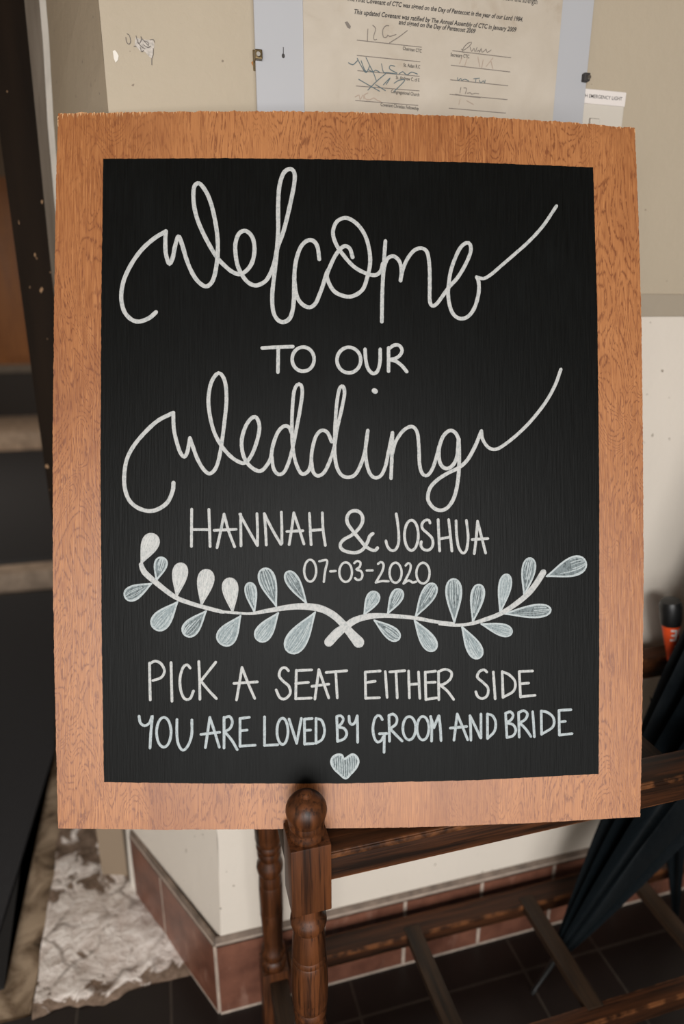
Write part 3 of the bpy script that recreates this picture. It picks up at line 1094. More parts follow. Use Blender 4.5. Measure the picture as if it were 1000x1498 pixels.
# ------------------------------------------------------------------ umbrellas in the stand
def umbrella_canopy(bm, tip, top, rmax, flat, n=8, rows=44, res=12, seed=0, power=0.9, twist=0.25, hem=0.93):
    """a loosely furled canopy: deep pleats between the ribs, narrow at the tip, open at the hem"""
    tip, top = Vector(tip), Vector(top)
    d = (top - tip)
    L = d.length
    d.normalize()
    sx = d.cross(Vector((0, 1, 0))).normalized()
    sy = d.cross(sx).normalized()
    rnd = random.Random(seed)
    amp = [rnd.uniform(0.82, 1.12) for _ in range(n)]
    lean = [rnd.uniform(-0.5, 0.5) for _ in range(n)]
    rings = []
    for j in range(rows + 1):
        t = j / rows
        R = 0.007 + rmax * (t ** power) * (1.0 - 0.10 * t)
        ring = []
        for i in range(n * res):
            k, f = divmod(i, res)
            u = f / res
            ua = u + lean[k] * 0.35 * u * (1 - u) * 4 * min(1.0, t * 2) * 0.5
            a = 2 * PI * (k + ua) / n + twist * t
            edge = amp[k] * (1 - u) + amp[(k + 1) % n] * u
            valley = math.sin(PI * u) ** 0.62
            r = R * edge * (1 - (0.20 + 0.42 * min(1.0, t * 3)) * valley * (0.75 + 0.25 * math.sin(3.1 * k + 5 * t)))
            r *= 1 + 0.05 * noise.noise((k * 3.3, t * 6.0, seed))
            p = tip + d * (L * t * (1.0 - 0.05 * (math.sin(PI * u)) * (t > 0.97)))
            ring.append(bm.verts.new(p + sx * (r * math.cos(a)) + sy * (r * math.sin(a) * flat)))
        rings.append(ring)
    m = n * res
    for a, b in zip(rings, rings[1:]):
        for i in range(m):
            bm.faces.new((a[i], a[(i + 1) % m], b[(i + 1) % m], b[i]))
    bm.faces.new(rings[0][::-1])
    c = bm.verts.new(top - d * 0.05)
    for i in range(m):
        bm.faces.new((rings[-1][i], rings[-1][(i + 1) % m], c))
    return d, sx, sy


T0, T1 = Vector((0.541, -0.114, 0.004)), Vector((0.731, -0.150, 0.44))
ax = (T1 - T0).normalized()
U1 = empty('umbrella', T0, 'large loosely furled black umbrella leaning in the stand, right of the sign', 'umbrella', 'umbrellas in the stand')
bm = bmesh.new()
umbrella_canopy(bm, Vector((0, 0, 0)) + ax * 0.085, ax * 0.98, 0.178, 0.52, n=12, seed=3, power=0.78, rows=60)
finish('canopy', bm, 'canopy', U1, True)
bm = bmesh.new()
tube(bm, [ax * 0.0, ax * 0.012, ax * 0.014, ax * 0.10], [0.0042, 0.0046, 0.0034, 0.006])
finish('ferrule', bm, 'knob', U1, True)
bm = bmesh.new()
tube(bm, [ax * 0.80, ax * 1.10], 0.005)
finish('shaft', bm, 'steel', U1, True)
bm = bmesh.new()
sd = Vector((0.8, 0.1, -0.3)).normalized()
hook = [ax * 1.06, ax * 1.14] + [ax * (1.14 + 0.045 * math.sin(t)) + sd * (0.045 - 0.045 * math.cos(t)) for t in [PI * i / 10 for i in range(1, 11)]]
tube(bm, hook, 0.010)
finish('handle', bm, 'knob', U1, True)

B1 = Vector((0.733, -0.078, 0.713))
B0 = Vector((0.862, -0.092, 0.005))
ub = (B1 - B0).normalized()
LB = (B1 - B0).length
U2 = empty('umbrella', B0, 'slim black umbrella with an orange-red grip standing behind the large one', 'umbrella', 'umbrellas in the stand')
bm = bmesh.new()
umbrella_canopy(bm, ub * 0.06, ub * 0.54, 0.034, 1.0, n=6, seed=8, rows=24, res=6)
finish('canopy', bm, 'canopy', U2, True)
bm = bmesh.new()
tube(bm, [ub * 0.0, ub * 0.07], 0.004)
finish('ferrule', bm, 'knob', U2, True)
bm = bmesh.new()
tube(bm, [ub * 0.50, ub * (LB - 0.10)], 0.0052)
finish('shaft', bm, 'steel', U2, True)
bm = bmesh.new()
tube(bm, [ub * (LB - 0.108), ub * (LB - 0.10), ub * (LB - 0.06), ub * (LB - 0.034)], [0.0058, 0.0068, 0.0115, 0.0145], 24)
grip = finish('grip', bm, 'orange_grip', U2, True)
grip['label'] = 'orange-red tapered grip with white letters'
bm = bmesh.new()
tube(bm, [ub * (LB - 0.036), ub * (LB - 0.030), ub * (LB - 0.004), ub * (LB + 0.004), ub * (LB + 0.006)], [0.0150, 0.0160, 0.0172, 0.0140, 0.0070], 24)
finish('knob', bm, 'knob', U2, True)
# white letters wrapped round the grip
bm = bmesh.new()
toward = Vector((0, -1, 0.1))
sv = ub.cross(toward).normalized()
tv = sv.cross(ub).normalized()
if tv.y > 0:
    tv = -tv


def grip_radius(s):
    k = (s - (LB - 0.10)) / 0.066
    return 0.0068 + (0.0145 - 0.0068) * max(0, min(1, k)) + 0.0006


def wrap(x, s):
    r = grip_radius(s)
    a = x / r
    side = ub.cross(tv).normalized()
    if side.x < 0:
        side = -side
    return ub * s + tv * (r * math.cos(a)) + side * (r * math.sin(a))


def letter_bar(x0_, s0_, x1_, s1_, w):
    a, b = Vector((x0_, s0_)), Vector((x1_, s1_))
    d = (b - a).normalized()
    q = Vector((-d.y, d.x)) * w / 2
    n = 5
    rows = [[bm.verts.new(wrap(*(a.lerp(b, i / n) + q))), bm.verts.new(wrap(*(a.lerp(b, i / n) - q)))] for i in range(n + 1)]
    for r0, r1 in zip(rows, rows[1:]):
        bm.faces.new((r0[0], r0[1], r1[1], r1[0]))


sA = LB - 0.060
for seg in ((-0.0025, sA, -0.0025, sA + 0.019), (-0.0105, sA + 0.0005, -0.002, sA + 0.0005), (-0.0095, sA + 0.0095, -0.002, sA + 0.0095), (-0.0105, sA + 0.0185, -0.002, sA + 0.0185),
            (0.0085, sA + 0.001, 0.0085, sA + 0.0195), (0.003, sA + 0.0195, 0.003, sA + 0.009), (0.003, sA + 0.009, 0.0115, sA + 0.009), (-0.003, sA - 0.012, 0.004, sA - 0.012)):
    letter_bar(*seg, 0.0034)
finish('lettering', bm, 'white_print', grip)

# ------------------------------------------------------------------ the welcome sign
BOARD_FRAME = {'origin': [0.16089, -0.29144, 0.62625], 'bx': [0.97425, -0.22512, -0.01259], 'by': [0.08045, 0.29491, 0.95213], 'bn': [-0.21063, -0.92863, 0.30543]}
# traced pen strokes on the board, in tenths of a millimetre from the middle of its bottom edge: (width, closed, points)
PEN = {
    'welcome': [
        (48, 0, [(-2099,5420),(-2168,5359),(-2271,5319),(-2353,5339),(-2425,5416),(-2458,5532),(-2456,5649),(-2425,5780),(-2349,5937),(-2246,6082),(-2118,6201),(-1997,6277)]),
        (48, 0, [(-1997,6277),(-2002,6177),(-1997,6047),(-1968,5943),(-1948,5943),(-1922,6009),(-1899,6127),(-1865,6227),(-1829,6149),(-1783,5993),(-1731,5863),(-1666,5760),(-1583,5701),(-1521,5736),(-1485,5820),(-1462,5951),(-1451,6082),(-1459,6265),(-1498,6487),(-1550,6656),(-1615,6765),(-1662,6795),(-1703,6745),(-1706,6601),(-1680,6457),(-1628,6315),(-1550,6159),(-1459,6009),(-1368,5914),(-1290,5855),(-1212,5837),(-1134,5891),(-1082,5984),(-1064,6115),(-1088,6233),(-1155,6297),(-1226,6270),(-1265,6164),(-1262,6033),(-1238,5916),(-1186,5812),(-1121,5742),(-1043,5719),(-952,5763),(-900,5842),(-855,5961),(-822,6119),(-756,6304),(-691,6569),(-644,6806),(-641,6925),(-686,6969),(-756,6922),(-801,6777),(-814,6566),(-814,6303),(-832,6040),(-855,5830),(-876,5619),(-866,5449),(-821,5358),(-756,5332),(-691,5373),(-659,5465),(-646,5596),(-644,5728),(-638,5886),(-617,6017),(-573,6137),(-507,6204),(-442,6205),(-395,6140),(-376,6008)]),
        (46, 0, [(-641,5780),(-617,5618),(-560,5527),(-481,5493),(-418,5534),(-376,5626),(-337,5732),(-297,5865),(-275,5903),(-203,6054),(-119,6149),(-53,6132),(-20,6036)]),
        (46, 0, [(-275,5903),(-293,5813),(-227,5679),(-128,5623),(-23,5618),(85,5689),(136,5819),(167,5970),(158,6120),(112,6276),(22,6398),(-89,6456),(-188,6415),(-230,6300),(-197,6174),(-113,6050),(-8,5937),(112,5870),(218,5848),(278,5888),(305,5972)]),
        (44, 0, [(332,6214),(317,6003),(299,5671),(293,5349)]),
        (44, 0, [(305,5852),(326,5958),(360,6033),(423,6053),(483,5999),(504,5900),(495,5794)]),
        (44, 0, [(495,5794),(520,5915),(574,6037),(647,6123),(723,6145),(783,6101),(807,5950),(810,5769),(810,5588),(834,5528),(883,5547),(950,5635),(1020,5733),(1111,5834),(1194,5971),(1252,6109),(1249,6193),(1206,6211),(1133,6143),(1054,5960),(1020,5802),(1011,5621),(1050,5464),(1126,5396),(1217,5412),(1294,5510),(1340,5671),(1340,5792),(1319,5843)]),
        (40, 0, [(1319,5843),(1395,5829),(1478,5876),(1585,5969),(1738,6102),(1892,6241),(2046,6411),(2192,6627)]),
    ],
    'to_our': [
        (42, 0, [(-982,5053),(-831,5063),(-658,5072)]),
        (42, 0, [(-812,5059),(-814,4926),(-816,4798)]),
        (42, 1, [(-431,4940),(-438,4895),(-458,4856),(-489,4827),(-528,4812),(-568,4811),(-607,4826),(-638,4855),(-658,4893),(-665,4937),(-658,4982),(-638,5021),(-607,5050),(-568,5065),(-528,5066),(-489,5051),(-458,5022),(-438,4984)]),
        (42, 1, [(67,4935),(59,4888),(37,4847),(3,4816),(-38,4799),(-83,4799),(-124,4815),(-158,4845),(-180,4886),(-188,4933),(-180,4979),(-158,5021),(-124,5052),(-82,5069),(-38,5069),(3,5053),(37,5023),(60,4982)]),
        (42, 0, [(113,5050),(121,4936),(145,4844),(197,4792),(246,4819),(273,4918),(275,5052)]),
        (42, 0, [(365,5068),(365,4938),(365,4818)]),
        (42, 0, [(365,5056),(423,5097),(480,5096),(511,5044),(484,4987),(432,4954),(380,4942),(442,4927),(509,4878),(560,4816)]),
    ],
    'wedding': [
        (46, 0, [(-1914,3617),(-1922,3534),(-1973,3417),(-2063,3346),(-2165,3320),(-2281,3352),(-2371,3429),(-2417,3546),(-2427,3688),(-2402,3857),(-2333,4000),(-2218,4143),(-2077,4274),(-1917,4358)]),
        (44, 0, [(-1917,4358),(-1910,4184),(-1878,4041),(-1842,3937),(-1801,3893),(-1768,3950),(-1742,4091)]),
        (44, 0, [(-1742,4091),(-1716,4015),(-1664,3872),(-1600,3763),(-1540,3716),(-1483,3756),(-1445,3847),(-1414,4004),(-1380,4265),(-1359,4500),(-1373,4683),(-1419,4774),(-1466,4768),(-1523,4669),(-1549,4499),(-1530,4316),(-1484,4147),(-1406,4004),(-1315,3900),(-1224,3840),(-1159,3835),(-1094,3914),(-1035,4071),(-1011,4215),(-1042,4311),(-1095,4306),(-1159,4214),(-1198,4070),(-1185,3926),(-1133,3822),(-1055,3757),(-990,3749),(-930,3810),(-891,3888),(-868,4019),(-816,4158),(-750,4224),(-698,4211),(-669,4151)]),
        (42, 0, [(-881,3901),(-865,3784),(-831,3723),(-789,3710),(-743,3745),(-698,3850),(-659,3994),(-620,4191),(-581,4401),(-557,4585),(-573,4663),(-612,4663),(-646,4584),(-664,4374),(-667,4164),(-656,3981),(-622,3824),(-565,3719),(-499,3740),(-465,3824),(-455,3955),(-416,4108),(-355,4179),(-290,4158),(-245,4061)]),
        (42, 0, [(-460,3850),(-442,3740),(-395,3696),(-332,3725),(-276,3825),(-219,3996),(-188,4188),(-137,4413),(-107,4578),(-125,4653),(-164,4617),(-194,4428),(-209,4173),(-212,3964),(-194,3808),(-144,3709),(-69,3680),(6,3710),(66,3815),(112,3965),(142,4181)]),
        (42, 0, [(142,4181),(118,3995),(127,3845),(163,3725),(217,3677),(283,3701),(331,3801),(367,3966),(407,4158)]),
        (42, 0, [(407,4158),(401,3936),(391,3672)]),
        (42, 0, [(404,3936),(440,4062),(524,4183),(615,4226),(673,4163),(691,3997),(699,3817),(730,3720),(781,3703),(836,3772),(881,3902),(909,4013)]),
        (44, 0, [(1124,4090),(1085,4162),(1024,4186),(951,4119),(909,3983),(918,3841),(978,3778),(1051,3806),(1103,3908),(1121,4090),(1127,3878),(1115,3667),(1078,3486),(1017,3375),(941,3329),(856,3350),(790,3441),(808,3561),(887,3652),(1002,3727),(1124,3788),(1215,3870),(1298,4015),(1368,4181)]),
        (40, 0, [(1368,4181),(1383,4091),(1444,4006),(1521,3986),(1612,4031),(1766,4153),(1919,4306),(2074,4504),(2176,4687),(2238,4855)]),
        (60, 0, [(211,4608),(223,4602)]),
    ],
    'names': [
        (33, 0, [(-1723,3339),(-1724,3157),(-1725,2947)]),
        (33, 0, [(-1543,3336),(-1536,3156),(-1530,2946)]),
        (33, 0, [(-1714,3125),(-1541,3123)]),
        (33, 0, [(-1383,3287),(-1419,3108),(-1457,2933)]),
        (33, 0, [(-1383,3287),(-1335,3108),(-1272,2941)]),
        (33, 0, [(-1486,3116),(-1256,3127)]),
        (33, 0, [(-1209,3287),(-1207,3124),(-1205,2952)]),
        (33, 0, [(-1217,3287),(-1129,3124),(-1034,2956)]),
        (33, 0, [(-1037,3292),(-1031,3124),(-1031,2956)]),
        (33, 0, [(-959,3292),(-946,3124),(-938,2961)]),
        (33, 0, [(-959,3292),(-875,3124),(-784,2967)]),
        (33, 0, [(-779,3308),(-774,3140),(-774,2977)]),
        (33, 0, [(-647,3300),(-668,3140),(-696,2964)]),
        (33, 0, [(-647,3300),(-588,3123),(-540,2971)]),
        (33, 0, [(-719,3103),(-551,3111)]),
        (33, 0, [(-481,3296),(-473,3139),(-463,2963)]),
        (33, 0, [(-344,3300),(-336,3123),(-312,2955)]),
        (33, 0, [(-468,3114),(-340,3123)]),
        (40, 0, [(195,3079),(163,3052),(139,2991),(90,2912),(19,2877),(-68,2883),(-135,2913),(-153,2965),(-112,3018),(-33,3062),(37,3123),(81,3193),(84,3263),(51,3310),(-2,3324),(-54,3303),(-82,3245),(-72,3184),(-16,3105),(54,3018),(116,2947),(177,2907),(221,2900),(244,2924)]),
        (33, 0, [(447,3289),(463,3184),(474,3061),(468,2964),(433,2903),(385,2903),(350,2947),(336,3000)]),
        (33, 1, [(684,3060),(679,3005),(666,2956),(647,2920),(622,2901),(597,2901),(572,2921),(553,2957),(540,3005),(535,3061),(540,3116),(553,3165),(573,3201),(597,3220),(623,3220),(647,3201),(667,3165),(679,3116)]),
        (33, 0, [(810,3192),(799,3222),(760,3222),(725,3184),(730,3131),(787,3078),(834,3025),(840,2955),(804,2905),(746,2906),(712,2946),(716,2990)]),
        (33, 0, [(898,3227),(905,3060),(914,2893)]),
        (33, 0, [(1012,3227),(1030,3060),(1047,2892)]),
        (33, 0, [(914,3021),(1030,3042)]),
        (33, 0, [(1092,3215),(1097,3077),(1118,2936),(1163,2869),(1204,2901),(1222,3024),(1217,3113),(1204,3219)]),
        (33, 0, [(1325,3210),(1311,3042),(1289,2862)]),
        (33, 0, [(1325,3210),(1368,3042),(1412,2869)]),
        (33, 0, [(1266,3014),(1436,3024)]),
    ],
    'date': [
        (28, 1, [(-409,2685),(-413,2645),(-424,2611),(-441,2585),(-462,2571),(-484,2571),(-505,2585),(-522,2611),(-533,2646),(-537,2686),(-533,2725),(-522,2760),(-505,2786),(-484,2800),(-462,2800),(-441,2786),(-424,2760),(-413,2725)]),
        (28, 0, [(-375,2786),(-294,2792),(-314,2682),(-328,2567)]),
        (28, 0, [(-259,2678),(-202,2681)]),
        (28, 1, [(-28,2668),(-32,2633),(-43,2601),(-61,2578),(-83,2566),(-107,2566),(-129,2579),(-147,2602),(-159,2633),(-163,2669),(-159,2704),(-147,2736),(-129,2759),(-107,2771),(-83,2771),(-61,2759),(-43,2735),(-32,2704)]),
        (28, 0, [(-3,2765),(28,2788),(63,2769),(54,2723),(17,2696),(66,2680),(84,2634),(66,2591),(28,2585),(5,2604)]),
        (28, 0, [(131,2685),(192,2686)]),
        (28, 0, [(251,2756),(281,2775),(309,2753),(297,2679),(227,2557)]),
        (28, 0, [(227,2557),(297,2572),(362,2569)]),
        (28, 1, [(504,2660),(500,2623),(488,2591),(471,2567),(450,2554),(427,2555),(406,2567),(389,2592),(378,2624),(374,2661),(378,2697),(389,2730),(406,2754),(428,2766),(450,2766),(471,2753),(488,2729),(500,2697)]),
        (28, 0, [(547,2737),(575,2763),(601,2740),(590,2671),(525,2545)]),
        (28, 0, [(525,2545),(582,2578),(621,2555),(660,2563)]),
        (28, 1, [(805,2654),(801,2616),(789,2583),(770,2559),(746,2545),(722,2546),(698,2559),(679,2584),(667,2617),(663,2655),(667,2693),(680,2726),(699,2751),(722,2764),(747,2764),(770,2750),(789,2726),(801,2692)]),
    ],
    'seat': [
        (32, 0, [(-2161,1720),(-2158,1517),(-2153,1333)]),
        (32, 0, [(-2161,1711),(-2104,1740),(-2042,1712),(-2005,1636),(-2040,1567),(-2126,1536)]),
        (32, 0, [(-1937,1722),(-1932,1515),(-1927,1317)]),
        (32, 0, [(-1738,1663),(-1768,1698),(-1811,1670),(-1843,1560),(-1836,1433),(-1795,1341),(-1738,1342),(-1703,1420)]),
        (32, 0, [(-1647,1731),(-1639,1535),(-1635,1336)]),
        (32, 0, [(-1470,1722),(-1623,1528)]),
        (32, 0, [(-1623,1523),(-1548,1430),(-1463,1339)]),
        (32, 0, [(-1194,1664),(-1221,1496),(-1251,1322)]),
        (32, 0, [(-1194,1664),(-1129,1495),(-1060,1336)]),
        (32, 0, [(-1279,1496),(-1032,1510)]),
        (32, 0, [(-704,1625),(-736,1657),(-783,1642),(-801,1572),(-759,1514),(-699,1460),(-685,1385),(-736,1328),(-794,1340),(-833,1422)]),
        (32, 0, [(-620,1628),(-627,1327)]),
        (32, 0, [(-620,1624),(-458,1631)]),
        (32, 0, [(-625,1489),(-493,1499)]),
        (32, 0, [(-627,1327),(-462,1332)]),
        (32, 0, [(-381,1633),(-423,1322)]),
        (32, 0, [(-381,1633),(-276,1332)]),
        (32, 0, [(-453,1457),(-276,1478)]),
        (32, 0, [(-302,1602),(-85,1618)]),
        (32, 0, [(-202,1612),(-185,1331)]),
        (32, 0, [(114,1602),(118,1323)]),
        (32, 0, [(114,1602),(272,1612)]),
        (32, 0, [(120,1490),(219,1503)]),
        (32, 0, [(118,1323),(264,1327)]),
        (32, 0, [(328,1606),(347,1330)]),
        (32, 0, [(377,1601),(536,1612)]),
        (32, 0, [(443,1605),(456,1323)]),
        (32, 0, [(578,1609),(587,1321)]),
        (32, 0, [(685,1596),(699,1316)]),
        (32, 0, [(586,1465),(689,1470)]),
        (32, 0, [(757,1596),(764,1301)]),
        (32, 0, [(757,1592),(868,1604)]),
        (32, 0, [(765,1483),(864,1486)]),
        (32, 0, [(764,1303),(880,1318)]),
        (32, 0, [(900,1600),(904,1299)]),
        (32, 0, [(904,1600),(974,1623),(1040,1589),(1028,1520),(964,1467),(908,1456)]),
        (32, 0, [(914,1456),(994,1391),(1063,1300)]),
        (32, 0, [(1424,1589),(1394,1613),(1344,1595),(1320,1536),(1384,1476),(1436,1416),(1428,1337),(1374,1304),(1324,1328),(1304,1378)]),
        (32, 0, [(1494,1588),(1504,1445),(1514,1302)]),
        (32, 0, [(1591,1593),(1599,1315)]),
        (32, 0, [(1591,1589),(1665,1558),(1730,1482),(1715,1383),(1599,1315)]),
        (32, 0, [(1776,1591),(1790,1317)]),
        (32, 0, [(1776,1591),(1921,1595)]),
        (32, 0, [(1786,1458),(1877,1465)]),
        (32, 0, [(1790,1319),(1947,1333)]),
    ],
    'loved': [
        (32, 0, [(-2269,1162),(-2255,1093),(-2210,1063),(-2160,1092),(-2132,1165),(-2146,988),(-2155,828)]),
        (32, 1, [(-1936,990),(-1941,937),(-1954,890),(-1974,855),(-1998,837),(-2024,837),(-2049,856),(-2069,891),(-2082,939),(-2087,992),(-2082,1046),(-2069,1092),(-2049,1127),(-2025,1145),(-1999,1145),(-1974,1126),(-1954,1091),(-1941,1044)]),
        (32, 0, [(-1875,1123),(-1875,962),(-1858,858),(-1813,799),(-1760,845),(-1721,959),(-1719,1116)]),
        (32, 0, [(-1531,1141),(-1554,980),(-1577,824)]),
        (32, 0, [(-1531,1141),(-1478,979),(-1432,826)]),
        (32, 0, [(-1623,963),(-1428,983)]),
        (32, 0, [(-1382,1139),(-1382,816)]),
        (32, 0, [(-1382,1132),(-1325,1148),(-1295,1092),(-1318,1023),(-1375,989)]),
        (32, 0, [(-1375,989),(-1301,896),(-1244,798)]),
        (32, 0, [(-1214,1125),(-1214,832)]),
        (32, 0, [(-1214,1125),(-1117,1136)]),
        (32, 0, [(-1214,994),(-1140,1002)]),
        (32, 0, [(-1214,832),(-1055,841)]),
        (32, 0, [(-956,1138),(-956,837)]),
        (32, 0, [(-956,837),(-817,842)]),
        (32, 1, [(-708,982),(-712,934),(-722,893),(-737,862),(-756,846),(-776,846),(-795,863),(-810,894),(-821,936),(-824,984),(-821,1031),(-811,1073),(-795,1104),(-776,1120),(-756,1120),(-737,1103),(-722,1072),(-712,1030)]),
        (32, 0, [(-697,1112),(-616,855)]),
        (32, 0, [(-616,855),(-567,1117)]),
        (32, 0, [(-534,1109),(-532,845)]),
        (32, 0, [(-534,1109),(-453,1115)]),
        (32, 0, [(-532,989),(-469,993)]),
        (32, 0, [(-532,845),(-439,848)]),
        (32, 0, [(-411,1115),(-411,852)]),
        (32, 0, [(-411,1115),(-351,1091),(-320,986),(-346,893),(-411,852)]),
        (32, 0, [(-191,1132),(-186,1001),(-182,870)]),
        (32, 0, [(-191,1132),(-149,1141),(-120,1105),(-143,1053),(-175,1021),(-116,1007),(-84,954),(-110,896),(-182,868)]),
        (32, 0, [(-60,1133),(-55,1072),(-31,1045),(2,1064),(28,1136)]),
        (32, 0, [(28,1136),(31,998),(32,857)]),
        (32, 0, [(295,1093),(278,1126),(245,1137),(212,1094),(195,996),(212,897),(245,854),(285,870),(305,909)]),
        (32, 0, [(265,943),(344,944)]),
        (32, 0, [(318,935),(314,745)]),
        (32, 0, [(367,1138),(373,862)]),
        (32, 0, [(367,1135),(410,1151),(450,1111),(443,1045),(377,993)]),
        (32, 0, [(381,993),(443,927),(507,863)]),
        (32, 1, [(654,996),(649,954),(637,916),(619,889),(597,874),(573,874),(550,890),(532,918),(520,955),(516,998),(520,1041),(532,1078),(550,1106),(573,1120),(597,1120),(619,1105),(638,1077),(650,1039)]),
        (32, 1, [(796,994),(792,951),(781,913),(764,885),(743,871),(721,871),(700,886),(683,915),(672,953),(668,996),(672,1039),(683,1077),(700,1105),(721,1120),(743,1119),(764,1104),(781,1076),(792,1038)]),
        (32, 0, [(817,1119),(827,987),(825,858)]),
        (32, 0, [(814,1119),(851,1000)]),
        (32, 0, [(851,1000),(901,1124)]),
        (32, 0, [(907,1124),(920,986),(927,861)]),
        (32, 0, [(1102,1142),(1085,1006),(1067,864)]),
        (32, 0, [(1102,1142),(1159,1005),(1215,865)]),
        (32, 0, [(1028,992),(1203,1007)]),
        (32, 0, [(1240,1121),(1247,989),(1250,860)]),
        (32, 0, [(1240,1121),(1299,1003),(1354,884)]),
        (32, 0, [(1359,1138),(1359,884)]),
        (32, 0, [(1429,1137),(1430,876)]),
        (32, 0, [(1429,1137),(1485,1118),(1519,1044),(1503,948),(1430,876)]),
        (32, 0, [(1627,1145),(1634,1013),(1641,888)]),
        (32, 0, [(1627,1142),(1679,1159),(1709,1122),(1686,1071),(1641,1042),(1708,1019),(1738,960),(1708,901),(1641,883)]),
        (32, 0, [(1768,1151),(1775,886)]),
        (32, 0, [(1768,1146),(1821,1169),(1865,1135),(1843,1076),(1783,1040)]),
        (32, 0, [(1783,1037),(1850,966),(1902,891)]),
        (32, 0, [(1922,1156),(1932,1023),(1940,888)]),
        (32, 0, [(2015,1162),(2019,912)]),
        (32, 0, [(2015,1162),(2082,1147),(2149,1087),(2142,991),(2019,912)]),
        (32, 0, [(2210,1167),(2214,901)]),
        (32, 0, [(2210,1167),(2340,1173)]),
        (32, 0, [(2217,1042),(2277,1048)]),
        (32, 0, [(2217,901),(2352,914)]),
    ],
}
LEAVES = [(-2249,2769,-2114,3073,187,0),(-2091,2590,-2026,2829,139,2),(-2141,2556,-2415,2414,164,2),(-1879,2418,-1829,2767,164,0),(-1869,2363,-2113,2084,208,1),(-1620,2327,-1557,2698,180,0),(-1570,2265,-1794,2013,180,2),(-1293,2250,-1329,2607,173,0),(-1208,2211,-1413,1914,222,1),(-1063,2247,-1117,2559,126,2),(-832,2307,-968,2708,188,2),(-810,2241,-1026,1950,188,1),(-510,2334,-718,2674,148,2),(-418,2246,-702,1823,238,1),(101,2212,233,2452,148,1),(354,2223,491,2479,141,2),(209,2155,475,1952,148,2),(650,2184,856,2537,161,2),(640,2152,856,1828,169,1),(1072,2121,1063,2590,185,2),(1152,2082,1345,1742,171,1),(1272,2126,1346,2528,154,2),(1362,2106,1696,2010,138,1),(1568,2223,1645,2637,144,1),(1610,2214,2121,2253,151,2),(1830,2407,1903,2811,154,2),(2075,2615,2508,2770,222,2)]
STEM_LEFT = [(-2249,2755,49),(-2218,2680,62),(-2107,2577,58),(-1903,2418,50),(-1740,2349,47),(-1577,2300,44),(-1413,2257,42),(-1366,2252,30),(-1117,2234,30),(-951,2258,44),(-702,2298,60),(-535,2306,71),(-368,2283,76),(-234,2217,76),(-133,2127,76),(-49,2026,92),(43,1921,121)]
STEM_RIGHT = [(-274,1926,100),(-185,2021,100),(-89,2093,77),(7,2156,72),(152,2195,64),(346,2202,48),(637,2176,42),(864,2134,39),(1076,2108,35),(894,2117,37),(1064,2096,34),(1234,2106,37),(1405,2153,47),(1559,2209,50),(1696,2289,54),(1851,2407,60),(1954,2525,64),(2041,2658,67)]
HEART = [(-110,680),(-136,719),(-182,727),(-232,699),(-249,649),(-221,583),(-162,524),(-97,474),(-44,518),(12,580),(39,642),(25,695),(-25,727),(-77,714)]
OUTLINE = [(-3104,0),(-2007,-36),(-860,-53),(744,-63),(1930,-43),(3104,0),(3129,1074),(3149,2559),(3145,4047),(3133,5314),(3106,6434),(3063,7503),(2245,7550),(1345,7579),(234,7594),(-863,7584),(-2016,7547),(-3119,7501),(-3139,6751),(-3157,5455),(-3168,4019),(-3162,2587),(-3134,1157)]
BLACK = [(-2632,477),(-1579,444),(-135,419),(1336,430),(2644,474),(2655,1820),(2659,3673),(2641,5532),(2599,7059),(1345,7082),(-133,7082),(-1369,7068),(-2651,7032),(-2669,5462),(-2673,3662),(-2656,1867)]

bx, by, bn = (Vector(BOARD_FRAME[k]) for k in ('bx', 'by', 'bn'))
bo = Vector(BOARD_FRAME['origin'])
M = Matrix(((bx.x, by.x, bn.x, bo.x), (bx.y, by.y, bn.y, bo.y), (bx.z, by.z, bn.z, bo.z), (0, 0, 0, 1)))
sign = empty('welcome_sign', None, 'plywood wedding welcome sign with black painted panel and white hand lettering', 'sign', matrix=M)
TH = 0.0065


def t2(p):
    return Vector((p[0] * 1e-4, p[1] * 1e-4))


# plywood sheet: rough sawn outline, 6.5 mm thick, pale edges
base = smooth_path([t2(p) for p in OUTLINE], True, 0.0015)
corner = [t2(OUTLINE[i]) for i in (0, 5, 11, 17)]
# straight runs between the traced points keep the corners square
base = []
for i in range(len(OUTLINE)):
    a, b = t2(OUTLINE[i]), t2(OUTLINE[(i + 1) % len(OUTLINE)])
    k = max(2, int((b - a).length / 0.0016))
    base += [a.lerp(b, j / k) for j in range(k)]
pts = []
for p in base:
    top = p.y > 0.735
    j = 0.00055 * noise.noise((p.x * 420, p.y * 420, 1)) + 0.0004 * noise.noise((p.x * 90, p.y * 90, 4))
    if top:
        pts.append((p.x, p.y + 2.2 * j + 0.0009 * max(0, noise.noise((p.x * 300, 7, 2)))))
    elif abs(p.x) > 0.29:
        pts.append((p.x + j, p.y))
    else:
        pts.append((p.x, p.y + 0.5 * j))
bm = bmesh.new()
prism(bm, pts, -TH, 0.0, 0, 1)
